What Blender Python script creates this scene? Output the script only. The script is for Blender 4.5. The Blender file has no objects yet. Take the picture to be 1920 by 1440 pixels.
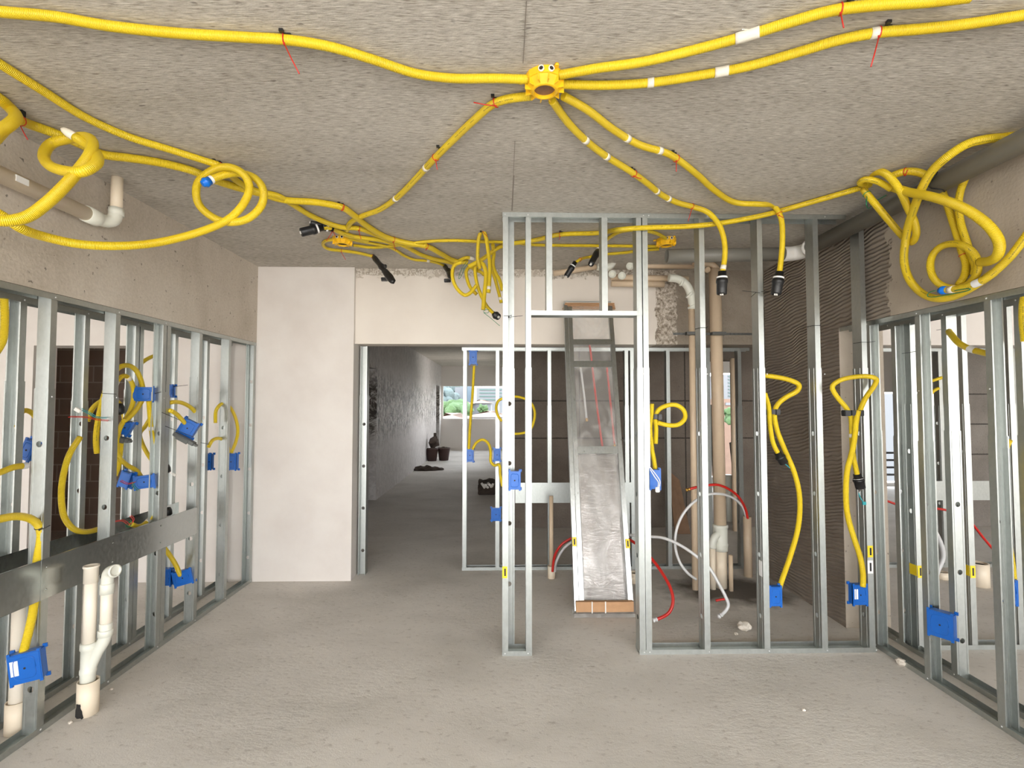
import bpy, bmesh, math, random
from mathutils import Vector, Matrix, noise as mnoise
random.seed(7)
S = bpy.context.scene
COL = S.collection
PI = math.pi
# ------------------------------------------------------------------ camera, world, exposure
F = 928.0; VX, VY = 942.0, 755.0; EYE = 1.63; H = 2.898
_d = Vector(((VX-960)/F, -(VY-720)/F, -1.0)).normalized()
_z = Vector((0, -_d.z, _d.y)).normalized()
if _z.y < 0: _z = -_z
_x = _d.cross(_z)
RM = Matrix((_x, _d, _z))            # camera axes -> world axes
cam = bpy.data.cameras.new('camera'); camo = bpy.data.objects.new('camera', cam); COL.objects.link(camo)
cam.sensor_fit = 'HORIZONTAL'; cam.sensor_width = 36.0; cam.lens = 36.0*F/1920.0
cam.clip_start = 0.05; cam.clip_end = 800
camo.matrix_world = Matrix.Translation((0, 0, EYE)) @ RM.to_4x4()
S.camera = camo
w = bpy.data.worlds.new('sky'); S.world = w; w.use_nodes = True
nt = w.node_tree; nt.nodes.clear()
wo = nt.nodes.new('ShaderNodeOutputWorld'); bg = nt.nodes.new('ShaderNodeBackground')
tc = nt.nodes.new('ShaderNodeTexCoord'); sx = nt.nodes.new('ShaderNodeSeparateXYZ'); cr = nt.nodes.new('ShaderNodeValToRGB')
nt.links.new(tc.outputs['Generated'], sx.inputs[0])
mp = nt.nodes.new('ShaderNodeMath'); mp.operation = 'MULTIPLY_ADD'; mp.inputs[1].default_value = 0.5; mp.inputs[2].default_value = 0.5
nt.links.new(sx.outputs['Z'], mp.inputs[0]); nt.links.new(mp.outputs[0], cr.inputs[0])
e = cr.color_ramp.elements
e[0].position = 0.0; e[0].color = (.80, .76, .70, 1)
e[1].position = 1.0; e[1].color = (.80, .90, 1.0, 1)
a = cr.color_ramp.elements.new(0.47); a.color = (.98, .95, .90, 1)
b = cr.color_ramp.elements.new(0.51); b.color = (1.0, 1.0, 1.0, 1)
nt.links.new(cr.outputs[0], bg.inputs[0]); bg.inputs[1].default_value = 8.8
nt.links.new(bg.outputs[0], wo.inputs[0])
S.view_settings.view_transform = 'Standard'; S.view_settings.look = 'None'
S.view_settings.gamma = 1.0; S.view_settings.use_curve_mapping = False
S.view_settings.exposure = 0.0
S.cycles.use_denoising = True
S.cycles.max_bounces = 10; S.cycles.diffuse_bounces = 7; S.cycles.transparent_max_bounces = 12
S.cycles.sample_clamp_indirect = 8.0

# ------------------------------------------------------------------ pixel <-> place
def ray(px, py):
    return RM @ Vector(((px-960)/F, -(py-720)/F, -1.0))
CAMP = Vector((0, 0, EYE))
def at_y(px, py, Y): r = ray(px, py); return CAMP + r*(Y/r.y)
def at_x(px, py, X): r = ray(px, py); return CAMP + r*(X/r.x)
def at_z(px, py, Z): r = ray(px, py); return CAMP + r*((Z-EYE)/r.z)
def proj(p):
    c = RM.transposed() @ (Vector(p)-CAMP)
    return (960 - F*c.x/c.z, 720 + F*c.y/c.z)
def place(px, py, k, r=0.017):
    if k == 'c': return at_z(px, py, H-r-0.004)
    if k == 'f': return at_z(px, py, r+0.001)
    if isinstance(k, tuple): return at_x(px, py, k[1])
    return at_y(px, py, k)
def path3(pts, r):
    k = 'c'; out = []
    for p in pts:
        if len(p) > 2: k = p[2]
        out.append(place(p[0], p[1], k, r))
    return out

# ------------------------------------------------------------------ materials
M = {}
def newmat(name):
    m = bpy.data.materials.new(name); m.use_nodes = True; M[name] = m
    nt = m.node_tree; b = nt.nodes['Principled BSDF']
    return m, nt, b
def N(nt, t, **kw):
    n = nt.nodes.new(t)
    for k, v in kw.items():
        if isinstance(v, (int, float, tuple, list)) and k in n.inputs: n.inputs[k].default_value = v
        else: setattr(n, k, v)
    return n
def coords(nt, scale=(1, 1, 1), world=True, rot=(0, 0, 0)):
    if world: s = nt.nodes.new('ShaderNodeNewGeometry').outputs['Position']
    else: s = nt.nodes.new('ShaderNodeTexCoord').outputs['Object']
    mp = nt.nodes.new('ShaderNodeMapping'); mp.inputs['Scale'].default_value = scale; mp.inputs['Rotation'].default_value = rot
    nt.links.new(s, mp.inputs[0]); return mp.outputs[0]
def ntex(nt, co, scale, detail=6, rough=.55, dist=0):
    n = nt.nodes.new('ShaderNodeTexNoise'); n.inputs['Scale'].default_value = scale; n.inputs['Detail'].default_value = detail
    n.inputs['Roughness'].default_value = rough; n.inputs['Distortion'].default_value = dist
    nt.links.new(co, n.inputs['Vector']); return n.outputs['Fac']
def ramp(nt, fac, stops):
    r = nt.nodes.new('ShaderNodeValToRGB'); el = r.color_ramp.elements
    while len(el) < len(stops): el.new(0.5)
    for i, (p, c) in enumerate(stops):
        el[i].position = p; el[i].color = (c, c, c, 1) if isinstance(c, (int, float)) else (*c, 1)
    nt.links.new(fac, r.inputs[0]); return r.outputs[0]
def mix(nt, fac, a, b, mode='MIX'):
    n = nt.nodes.new('ShaderNodeMix'); n.data_type = 'RGBA'; n.blend_type = mode
    for i, v in ((0, fac), (6, a), (7, b)):
        if isinstance(v, (int, float)): n.inputs[i].default_value = v if i == 0 else (v, v, v, 1)
        elif isinstance(v, tuple): n.inputs[i].default_value = (*v, 1)
        else: nt.links.new(v, n.inputs[i])
    return n.outputs[2]
def math_(nt, op, a, b=0.0, c=None):
    n = nt.nodes.new('ShaderNodeMath'); n.operation = op
    for i, v in enumerate((a, b) if c is None else (a, b, c)):
        if isinstance(v, (int, float)): n.inputs[i].default_value = v
        else: nt.links.new(v, n.inputs[i])
    return n.outputs[0]
def bump(nt, b, h, strength=.5, dist=.01):
    n = nt.nodes.new('ShaderNodeBump'); n.inputs['Strength'].default_value = strength; n.inputs['Distance'].default_value = dist
    nt.links.new(h, n.inputs['Height']); nt.links.new(n.outputs[0], b.inputs['Normal'])
def simple(name, col, rough=.5, metal=0.0, var=0.0, vs=30, bmp=0, spec=None):
    m, nt, b = newmat(name); b.inputs['Roughness'].default_value = rough; b.inputs['Metallic'].default_value = metal
    b.inputs['Base Color'].default_value = (*col, 1)
    if spec is not None: b.inputs['Specular IOR Level'].default_value = spec
    if var or bmp:
        f = ntex(nt, coords(nt, world=False), vs, 5)
        if var:
            nt.links.new(mix(nt, f, tuple(c*(1-var) for c in col), tuple(min(1, c*(1+var)) for c in col)), b.inputs['Base Color'])
        if bmp: bump(nt, b, f, bmp, .004)
    return m

# ceiling: board-marked concrete, streaks across the room
m, nt, b = newmat('ceiling_concrete'); b.inputs['Roughness'].default_value = .9
co = coords(nt); st = ntex(nt, coords(nt, (22, 170, 9)), 1.0, 6, .62, .2); big = ntex(nt, coords(nt, (.8, 2.2, 1)), 1.3, 6, .6); gr = ntex(nt, co, 150, 3)
pit = ntex(nt, coords(nt, (14, 34, 10)), 1.0, 2, .5)
c1 = ramp(nt, st, [(.32, (.25, .22, .185)), (.44, (.44, .41, .36)), (.58, (.56, .53, .475)), (.70, (.72, .69, .63))])
c2 = ramp(nt, big, [(.28, (.80, .78, .75)), (.5, (.96, .95, .94)), (.7, (1.06, 1.05, 1.04))])
c3 = mix(nt, 1.0, c1, c2, 'MULTIPLY')
c4 = mix(nt, ramp(nt, pit, [(.25, .75), (.31, 0.0)]), c3, (.13, .11, .095))
nt.links.new(c4, b.inputs['Base Color'])
h = math_(nt, 'ADD', st, math_(nt, 'MULTIPLY', gr, .35)); bump(nt, b, h, .6, .005)

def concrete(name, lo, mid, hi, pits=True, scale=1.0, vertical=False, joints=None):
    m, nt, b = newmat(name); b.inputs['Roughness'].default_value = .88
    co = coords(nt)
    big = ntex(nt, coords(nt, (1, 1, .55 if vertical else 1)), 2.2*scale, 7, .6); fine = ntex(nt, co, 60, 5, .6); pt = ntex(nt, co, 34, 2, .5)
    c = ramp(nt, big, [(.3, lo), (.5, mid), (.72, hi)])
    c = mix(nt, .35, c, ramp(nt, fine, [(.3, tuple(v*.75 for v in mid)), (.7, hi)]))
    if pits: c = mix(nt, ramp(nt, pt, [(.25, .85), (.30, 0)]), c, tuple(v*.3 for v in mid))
    if joints:
        sp = nt.nodes.new('ShaderNodeSeparateXYZ'); nt.links.new(co, sp.inputs[0])
        for ax, vals in joints:
            for v in vals:
                d = math_(nt, 'ABSOLUTE', math_(nt, 'SUBTRACT', math_(nt, 'ADD', sp.outputs[ax], math_(nt, 'MULTIPLY', fine, .012)), v))
                c = mix(nt, math_(nt, 'LESS_THAN', d, .009), c, tuple(q*.3 for q in mid))
    nt.links.new(c, b.inputs['Base Color']); bump(nt, b, math_(nt, 'ADD', fine, math_(nt, 'MULTIPLY', pt, .6)), .45, .006)
    return m
concrete('beam_concrete', (.36, .305, .24), (.50, .44, .365), (.60, .545, .47), vertical=True)
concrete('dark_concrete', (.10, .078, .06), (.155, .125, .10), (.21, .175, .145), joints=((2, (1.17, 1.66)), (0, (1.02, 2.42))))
concrete('block_concrete', (.15, .13, .11), (.22, .195, .17), (.30, .27, .24), joints=((2, (.95, 1.35, 1.75)), (0, (6.6, 7.3, 8.0))))
concrete('sleeve_concrete', (.28, .25, .21), (.40, .36, .31), (.5, .46, .40))

# floor
m, nt, b = newmat('floor_cement'); b.inputs['Roughness'].default_value = .82
co = coords(nt); big = ntex(nt, coords(nt, (.7, 1.2, 1)), 1.4, 7, .58, .2); fine = ntex(nt, coords(nt, (1, 1.8, 1), rot=(0, 0, .4)), 20, 8, .68); gr = ntex(nt, co, 140, 2)
c = ramp(nt, big, [(.28, (.54, .515, .475)), (.5, (.65, .62, .58)), (.72, (.73, .70, .66))])
c = mix(nt, ramp(nt, fine, [(.30, .6), (.44, 0)]), c, (.30, .26, .23))
c = mix(nt, ramp(nt, fine, [(.62, 0), (.74, .5)]), c, (.68, .65, .61))
# wet dark patch under the drain stack
vm = nt.nodes.new('ShaderNodeVectorMath'); vm.operation = 'DISTANCE'; nt.links.new(coords(nt, (1, 1.6, 1)), vm.inputs[0]); vm.inputs[1].default_value = (2.0, 4.35*1.6, 0)
dd = math_(nt, 'ADD', vm.outputs['Value'], math_(nt, 'MULTIPLY', ntex(nt, co, 5, 6), .7))
c = mix(nt, ramp(nt, math_(nt, 'MULTIPLY', dd, .5), [(.34, .94), (.52, 0)]), c, (.085, .07, .055))
nt.links.new(c, b.inputs['Base Color']); pm = ramp(nt, ntex(nt, co, .9, 4), [(.42, .12), (.62, 1)])
bump(nt, b, math_(nt, 'ADD', math_(nt, 'MULTIPLY', fine, pm), math_(nt, 'MULTIPLY', gr, .16)), .6, .010)

# white plaster
m, nt, b = newmat('white_plaster'); b.inputs['Roughness'].default_value = .75
f = ntex(nt, coords(nt), 3, 5); g = ntex(nt, coords(nt), 45, 3)
nt.links.new(ramp(nt, f, [(.3, (.64, .59, .55)), (.7, (.71, .67, .63))]), b.inputs['Base Color']); bump(nt, b, g, .08, .003)
# plastered beam: ragged top edge, bare concrete towards its far end
m, nt, b = newmat('beam_plaster'); b.inputs['Roughness'].default_value = .8
co = coords(nt); sp = nt.nodes.new('ShaderNodeSeparateXYZ'); nt.links.new(co, sp.inputs[0])
n1 = ntex(nt, co, 9, 6, .7); n2 = ntex(nt, co, 40, 4, .6); n3 = ntex(nt, coords(nt, (1, 1, 1)), 2.2, 5)
edge = math_(nt, 'ADD', sp.outputs[2], math_(nt, 'MULTIPLY', math_(nt, 'SUBTRACT', n1, .5), .22))
top = ramp(nt, edge, [(0, 0), (1, 1)])
topm = math_(nt, 'GREATER_THAN', edge, H-.075)
xe = math_(nt, 'ADD', sp.outputs[0], math_(nt, 'MULTIPLY', math_(nt, 'SUBTRACT', n1, .5), .12))
rightm = math_(nt, 'GREATER_THAN', xe, 1.46)
farm = math_(nt, 'GREATER_THAN', xe, 1.66)
white = ramp(nt, n3, [(.3, (.66, .60, .535)), (.7, (.72, .665, .60))])
rough = ramp(nt, n2, [(.35, (.20, .16, .12)), (.5, (.44, .38, .31)), (.65, (.66, .60, .53))])
conc = ramp(nt, n3, [(.3, (.24, .195, .15)), (.7, (.36, .31, .25))])
rip = ramp(nt, n1, [(.40, (.62, .56, .48)), (.46, (.30, .25, .19)), (.5, (.70, .65, .58)), (.58, (.42, .36, .29)), (.64, (.72, .66, .60))])
c = mix(nt, topm, white, rip); c = mix(nt, rightm, c, rough); c = mix(nt, farm, c, conc)
nt.links.new(c, b.inputs['Base Color'])
hh = mix(nt, math_(nt, 'MAXIMUM', topm, rightm), .5, n1)
bump(nt, b, hh, .9, .03)
# scratched plaster of the corridor wall
m, nt, b = newmat('scratched_plaster'); b.inputs['Roughness'].default_value = .62
co = coords(nt); sp = nt.nodes.new('ShaderNodeSeparateXYZ'); nt.links.new(co, sp.inputs[0])
sc = ntex(nt, coords(nt, (1, 2.2, 1.3)), 5.0, 9, .78, 1.2); bz = ntex(nt, co, 1.2, 3)
zz = math_(nt, 'ABSOLUTE', math_(nt, 'SUBTRACT', sp.outputs[2], 1.55)); zz = math_(nt, 'ADD', zz, math_(nt, 'MULTIPLY', bz, .7))
msk = ramp(nt, zz, [(.60, 1), (1.1, 0.2)])
s2 = ramp(nt, sc, [(.45, (.05, .04, .032)), (.50, (.34, .31, .28)), (.545, (.70, .68, .66))])
nt.links.new(mix(nt, msk, (.66, .63, .62), s2), b.inputs['Base Color']); bump(nt, b, sc, .7, .02)
# combed mortar
m, nt, b = newmat('combed_mortar'); b.inputs['Roughness'].default_value = .9
co = coords(nt); sp = nt.nodes.new('ShaderNodeSeparateXYZ'); nt.links.new(co, sp.inputs[0])
wv = nt.nodes.new('ShaderNodeTexWave'); wv.wave_type = 'BANDS'; wv.bands_direction = 'Z'; wv.wave_profile = 'SIN'
wv.inputs['Scale'].default_value = 11.5; wv.inputs['Distortion'].default_value = 0
df = ntex(nt, coords(nt, (1, 1.1, 1.2)), 1.7, 3, .5)
cz = nt.nodes.new('ShaderNodeCombineXYZ'); nt.links.new(math_(nt, 'ADD', math_(nt, 'ADD', sp.outputs[2], math_(nt, 'MULTIPLY', df, .16)), math_(nt, 'MULTIPLY', sp.outputs[1], .12)), cz.inputs[2])
nt.links.new(cz.outputs[0], wv.inputs['Vector'])
sm = ntex(nt, co, 3.2, 5, .6); fine = ntex(nt, co, 70, 3)
smooth = ramp(nt, sm, [(.60, 1), (.68, .12)])
# towards the room the comb marks stop in a ragged edge
yy = math_(nt, 'ADD', sp.outputs[1], math_(nt, 'MULTIPLY', math_(nt, 'SUBTRACT', ntex(nt, co, 7, 5, .7), .5), .35))
ns = nt.nodes.new('ShaderNodeSeparateXYZ'); nt.links.new(nt.nodes.new('ShaderNodeNewGeometry').outputs['True Normal'], ns.inputs[0])
msk = math_(nt, 'MULTIPLY', math_(nt, 'GREATER_THAN', yy, 3.12), math_(nt, 'GREATER_THAN', math_(nt, 'ABSOLUTE', ns.outputs[0]), .5))
hgt = math_(nt, 'MULTIPLY', math_(nt, 'MULTIPLY', wv.outputs['Fac'], smooth), msk)
tone = ramp(nt, ntex(nt, co, 2.5, 6), [(.3, (.30, .25, .20)), (.7, (.42, .36, .30))])
plain = ramp(nt, ntex(nt, co, 2.2, 6), [(.3, (.34, .29, .23)), (.7, (.47, .41, .34))])
pt = ntex(nt, co, 34, 2, .5); plain = mix(nt, ramp(nt, pt, [(.25, .8), (.30, 0)]), plain, (.14, .12, .10))
c = mix(nt, msk, plain, mix(nt, math_(nt, 'MULTIPLY', hgt, .45), mix(nt, .35, tone, (.13, .10, .08)), tone))
nt.links.new(c, b.inputs['Base Color']); bump(nt, b, math_(nt, 'ADD', hgt, math_(nt, 'MULTIPLY', fine, .15)), 1.0, .012)
# dark brick
m, nt, b = newmat('dark_brick'); b.inputs['Roughness'].default_value = .9
br = nt.nodes.new('ShaderNodeTexBrick'); nt.links.new(coords(nt, (1, 1, 1), rot=(PI/2, 0, 0)), br.inputs['Vector'])
br.inputs['Color1'].default_value = (.58, .45, .37, 1); br.inputs['Color2'].default_value = (.48, .37, .30, 1); br.inputs['Mortar'].default_value = (.80, .72, .65, 1)
br.inputs['Scale'].default_value = 1.0; br.inputs['Brick Width'].default_value = .42; br.inputs['Row Height'].default_value = .21; br.inputs['Mortar Size'].default_value = .008
nt.links.new(br.outputs[0], b.inputs['Base Color'])
# galvanised steel
def steel(name, lo, hi, rough):
    m, nt, b = newmat(name); b.inputs['Metallic'].default_value = .96
    co = coords(nt, (1, 1, .6)); f = ntex(nt, co, 55, 5, .6); g = ntex(nt, coords(nt, (40, 40, .8)), 3, 3)
    k = f
    nt.links.new(ramp(nt, k, [(.1, lo), (1.0, hi)]), b.inputs['Base Color'])
    nt.links.new(ramp(nt, f, [(.3, rough-.03), (.7, rough+.05)]), b.inputs['Roughness'])
    return m
steel('galvanised_steel', (.40, .42, .405), (.54, .565, .545), .41)
steel('plate_steel', (.38, .40, .39), (.54, .56, .55), .2)
steel('rail_steel', (.40, .42, .41), (.60, .62, .61), .3)
simple('strap_steel', (.10, .10, .095), .45, metal=.6)
# conduit: corrugation and printed marks along the length (UV)
m, nt, b = newmat('yellow_conduit'); b.inputs['Roughness'].default_value = .34
uv = nt.nodes.new('ShaderNodeUVMap'); sp = nt.nodes.new('ShaderNodeSeparateXYZ'); nt.links.new(uv.outputs[0], sp.inputs[0])
sn = math_(nt, 'SINE', math_(nt, 'MULTIPLY', sp.outputs[1], 2*PI/.0052))
du = math_(nt, 'ABSOLUTE', math_(nt, 'SUBTRACT', sp.outputs[0], .62))
cb = nt.nodes.new('ShaderNodeCombineXYZ'); nt.links.new(math_(nt, 'MULTIPLY', sp.outputs[1], 260), cb.inputs[0]); nt.links.new(math_(nt, 'MULTIPLY', sp.outputs[0], 60), cb.inputs[1])
ch = ntex(nt, cb.outputs[0], 1.0, 1); cb2 = nt.nodes.new('ShaderNodeCombineXYZ'); nt.links.new(math_(nt, 'MULTIPLY', sp.outputs[1], 9), cb2.inputs[0])
gp = ntex(nt, cb2.outputs[0], 1.0, 1)
pr = math_(nt, 'MULTIPLY', math_(nt, 'LESS_THAN', du, .022), math_(nt, 'MULTIPLY', math_(nt, 'GREATER_THAN', ch, .5), math_(nt, 'GREATER_THAN', gp, .5)))
base = ramp(nt, ntex(nt, coords(nt), 6, 3), [(.3, (.70, .50, .012)), (.7, (.80, .60, .02))])
base = mix(nt, math_(nt, 'MULTIPLY', math_(nt, 'LESS_THAN', sn, -.45), .32), base, (.52, .33, .01))
nt.links.new(mix(nt, math_(nt, 'MULTIPLY', pr, .85), base, (.03, .03, .02)), b.inputs['Base Color']); bump(nt, b, sn, .5, .002)
simple('orange_plastic', (.86, .50, .012), .35, var=.06, vs=20)
simple('blue_plastic', (.003, .105, .45), .33, var=.12, vs=25)
simple('blue_plug', (.0, .16, .70), .3)
simple('black_plastic', (.012, .012, .013), .4, bmp=.5, vs=60)
simple('black_wire', (.01, .01, .01), .5)
simple('dark_hole', (.02, .015, .01), .9)
simple('grey_plastic', (.11, .115, .11), .5)
simple('red_tie', (.55, .02, .012), .4)
simple('red_tube', (.50, .018, .012), .32)
simple('white_tube', (.62, .62, .62), .3)
simple('green_wire', (.01, .20, .08), .4)
simple('teal_wire', (.02, .33, .38), .4)
simple('white_plastic', (.80, .78, .74), .4)
simple('tape', (.76, .71, .60), .6, var=.1, vs=80, bmp=.4)
simple('sticker_white', (.82, .82, .82), .5)
simple('sticker_yellow', (.85, .62, .01), .45)
simple('beige_pipe', (.80, .69, .54), .42, var=.07, vs=6)
simple('tan_pipe', (.63, .49, .345), .45, var=.10, vs=9)
simple('cream_pipe', (.80, .73, .62), .38, var=.05, vs=6)
simple('pipe_fitting', (.70, .70, .62), .38)
simple('grey_pipe', (.20, .19, .165), .45, var=.06, vs=8)
simple('cardboard', (.47, .27, .14), .8, var=.18, vs=18)
simple('brass', (.75, .42, .10), .3, metal=1)
simple('seam_grey', (.25, .22, .19), .9)
simple('soot', (.015, .013, .012), .9)
simple('brown_board', (.22, .13, .075), .8, var=.3, vs=8)
simple('bucket_rubber', (.05, .022, .018), .6)
simple('sackcloth', (.06, .042, .032), .95, var=.4, vs=12, bmp=1)
simple('brown_inside', (.22, .12, .075), .6, var=.3, vs=60, bmp=1)
simple('stone', (.66, .60, .52), .9, var=.2, vs=20, bmp=.8)
simple('white_paint', (.74, .70, .66), .6)
simple('orange_mark', (.75, .10, .03), .5)
simple('leaf_dark', (.045, .085, .03), .9, var=.5, vs=.9)
simple('leaf_far', (.075, .10, .10), .9, var=.3, vs=.3)
simple('facade_white', (.13, .135, .145), .8)
simple('facade_glass', (.045, .095, .085), .4)
simple('facade_blue', (.07, .10, .13), .6)
simple('roof_tile', (.15, .095, .07), .9, var=.2, vs=2)
simple('hill_green', (.08, .10, .075), 1, var=.3, vs=.05)
m, nt, b = newmat('clear_film'); b.inputs['Base Color'].default_value = (.80, .78, .75, 1)
b.inputs['Roughness'].default_value = .16
co = coords(nt); f = ntex(nt, coords(nt, (1, 1, .6)), 7, 3, .5, .8); nt.links.new(ramp(nt, f, [(.45, .10), (.68, .26)]), b.inputs['Alpha']); bump(nt, b, f, .35, .03)
m, nt, b = newmat('wrapped_sheet'); b.inputs['Metallic'].default_value = .55; b.inputs['Roughness'].default_value = .22
f = ntex(nt, coords(nt, (1.6, .4, .7)), 2.6, 3, .5, .5)
sp = nt.nodes.new('ShaderNodeSeparateXYZ'); nt.links.new(coords(nt), sp.inputs[0])
cr_ = ntex(nt, coords(nt, (1, 1, 3.5), rot=(0, .5, 0)), 9, 4, .6, 1.6)
low = ramp(nt, sp.outputs[2], [(.10, 1), (.34, .12)])
nt.links.new(ramp(nt, f, [(.3, (.24, .215, .195)), (.55, (.36, .335, .315)), (.72, (.60, .58, .56))]), b.inputs['Base Color'])
bump(nt, b, math_(nt, 'ADD', math_(nt, 'MULTIPLY', f, .6), math_(nt, 'MULTIPLY', cr_, low)), .55, .03)
simple('blue_pen', (.03, .05, .25), .6)

# ------------------------------------------------------------------ mesh helpers
ORG = {}
def finish(name, bm, mat, org=Vector((0, 0, 0)), smooth=False):
    if org.length: bmesh.ops.translate(bm, vec=-org, verts=bm.verts)
    me = bpy.data.meshes.new(name); bm.to_mesh(me); bm.free()
    if smooth:
        for p in me.polygons: p.use_smooth = True
    me.materials.append(M[mat]); return me
def thing(name, label, cat, loc=(0, 0, 0), group=None):
    o = bpy.data.objects.new(name, None); COL.objects.link(o); o.location = loc; o.empty_display_size = .1
    ORG[o.name] = Vector(loc); o['label'] = label; o['category'] = cat
    if group: o['group'] = group
    return o
def part(name, bm, mat, parent, smooth=False, label=None):
    org = ORG[parent.name]
    o = bpy.data.objects.new(name, finish(name, bm, mat, org, smooth)); COL.objects.link(o)
    o.parent = parent; ORG[o.name] = org
    if label: o['label'] = label
    return o
def solo(name, bm, mat, label, cat, loc=(0, 0, 0), group=None, smooth=False):
    loc = Vector(loc); o = bpy.data.objects.new(name, finish(name, bm, mat, loc, smooth)); COL.objects.link(o); o.location = loc
    ORG[o.name] = loc; o['label'] = label; o['category'] = cat
    if group: o['group'] = group
    return o
def struct(name, bm, mat):
    o = bpy.data.objects.new(name, finish(name, bm, mat)); COL.objects.link(o); o['kind'] = 'structure'; ORG[o.name] = Vector((0, 0, 0)); return o
def BM(): return bmesh.new()
def box(bm, x0, x1, y0, y1, z0, z1, mtx=None, bev=0):
    vs = [bm.verts.new((x, y, z)) for z in (z0, z1) for y in (y0, y1) for x in (x0, x1)]
    fs = [bm.faces.new([vs[i] for i in q]) for q in ((0, 2, 3, 1), (4, 5, 7, 6), (0, 1, 5, 4), (2, 6, 7, 3), (0, 4, 6, 2), (1, 3, 7, 5))]
    if bev:
        es = list({e for f in fs for e in f.edges}); r = bmesh.ops.bevel(bm, geom=es, offset=bev, segments=2, affect='EDGES')
        vs = list({v for f in r['faces'] for v in f.verts} | {v for v in vs if v.is_valid})
    if mtx: bmesh.ops.transform(bm, matrix=mtx, verts=[v for v in vs if v.is_valid])
    return bm
def frame_axes(d):
    d = Vector(d).normalized(); u = d.cross(Vector((0, 0, 1)))
    if u.length < 1e-3: u = Vector((1, 0, 0))
    u.normalize(); return u, u.cross(d).normalized()
def rings(bm, pts, radii, seg=14, cap=True, uvs=None):
    n = len(pts); T = []
    for i in range(n):
        a = pts[max(0, i-1)]; c = pts[min(n-1, i+1)]; t = (c-a)
        T.append(t.normalized() if t.length > 1e-9 else (T[-1] if T else Vector((0, 0, 1))))
    u, v = frame_axes(T[0]); prev = T[0]; R = []; L = 0; Ls = []
    for i in range(n):
        if i:
            L += (pts[i]-pts[i-1]).length
            q = prev.rotation_difference(T[i]); u = q @ u; v = q @ v; prev = T[i]
        Ls.append(L)
        r = radii[i] if not isinstance(radii, (int, float)) else radii
        R.append([bm.verts.new(pts[i] + (u*math.cos(2*PI*k/seg) + v*math.sin(2*PI*k/seg))*r) for k in range(seg)])
    uvl = bm.loops.layers.uv.verify()
    for i in range(n-1):
        for k in range(seg):
            k2 = (k+1) % seg
            f = bm.faces.new((R[i][k], R[i][k2], R[i+1][k2], R[i+1][k])); f.smooth = True
            for lp, (uu, vv) in zip(f.loops, ((k/seg, Ls[i]), ((k+1)/seg, Ls[i]), ((k+1)/seg, Ls[i+1]), (k/seg, Ls[i+1]))):
                lp[uvl].uv = (uu, vv)
    if cap:
        bm.faces.new(list(reversed(R[0]))); bm.faces.new(R[-1])
    return bm
def cyl(bm, a, b, r, seg=20, r2=None, cap=True):
    return rings(bm, [Vector(a), Vector(b)], [r, r if r2 is None else r2], seg, cap)
def lathe(bm, a, d, prof, seg=24, cap=True):
    """prof: list of (distance along d, radius)"""
    a = Vector(a); d = Vector(d).normalized(); u, v = frame_axes(d); R = []
    for s, r in prof: R.append([bm.verts.new(a + d*s + (u*math.cos(2*PI*k/seg) + v*math.sin(2*PI*k/seg))*r) for k in range(seg)])
    for i in range(len(R)-1):
        for k in range(seg):
            f = bm.faces.new((R[i][k], R[i][(k+1) % seg], R[i+1][(k+1) % seg], R[i+1][k])); f.smooth = True
    if cap: bm.faces.new(list(reversed(R[0]))); bm.faces.new(R[-1])
    return bm
def open_pipe(bm, a, b, r, t=.004, seg=24):
    """a hollow pipe, both ends open"""
    a = Vector(a); b = Vector(b); L = (b-a).length
    lathe(bm, a, b-a, [(0, r-t), (0, r), (L, r), (L, r-t), (0.0, r-t)], seg, cap=False); return bm
def smooth_path(P, step=.012):
    if len(P) < 3:
        return [P[0].lerp(P[-1], i/8) for i in range(9)]
    Q = [P[0]*2-P[1]] + P + [P[-1]*2-P[-2]]; out = []
    for i in range(1, len(Q)-2):
        p0, p1, p2, p3 = Q[i-1:i+3]
        t0 = 0; t1 = t0 + max(1e-4, (p1-p0).length)**.5; t2 = t1 + max(1e-4, (p2-p1).length)**.5; t3 = t2 + max(1e-4, (p3-p2).length)**.5
        n = max(2, int((p2-p1).length/step))
        for k in range(n):
            t = t1 + (t2-t1)*k/n
            A1 = p0*((t1-t)/(t1-t0)) + p1*((t-t0)/(t1-t0)); A2 = p1*((t2-t)/(t2-t1)) + p2*((t-t1)/(t2-t1)); A3 = p2*((t3-t)/(t3-t2)) + p3*((t-t2)/(t3-t2))
            B1 = A1*((t2-t)/(t2-t0)) + A2*((t-t0)/(t2-t0)); B2 = A2*((t3-t)/(t3-t1)) + A3*((t-t1)/(t3-t1))
            out.append(B1*((t2-t)/(t2-t1)) + B2*((t-t1)/(t2-t1)))
    out.append(P[-1].copy())
    # soften
    for _ in range(2):
        out = [out[0]] + [(out[i-1]+out[i]*2+out[i+1])/4 for i in range(1, len(out)-1)] + [out[-1]]
    return out
def wire(bm, P, r, seg=6, step=.01):
    return rings(bm, smooth_path([Vector(p) for p in P], step), r, seg)

# ------------------------------------------------------------------ room shell
def wall(name, x0, x1, y0, y1, z0, z1, mat): return struct(name, box(BM(), x0, x1, y0, y1, z0, z1), mat)
YB = -4.2            # open facade behind the camera
bm = BM(); box(bm, -9.5, 9.5, YB, 9.8, -.12, 0); box(bm, -9.5, .4, 9.8, 17.4, -.12, 0)
struct('floor', bm, 'floor_cement')
bm = BM(); box(bm, -9.5, 9.5, YB, 9.8, H, H+.15); box(bm, -9.5, .4, 9.8, 17.4, H, H+.15)
struct('ceiling', bm, 'ceiling_concrete')
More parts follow.
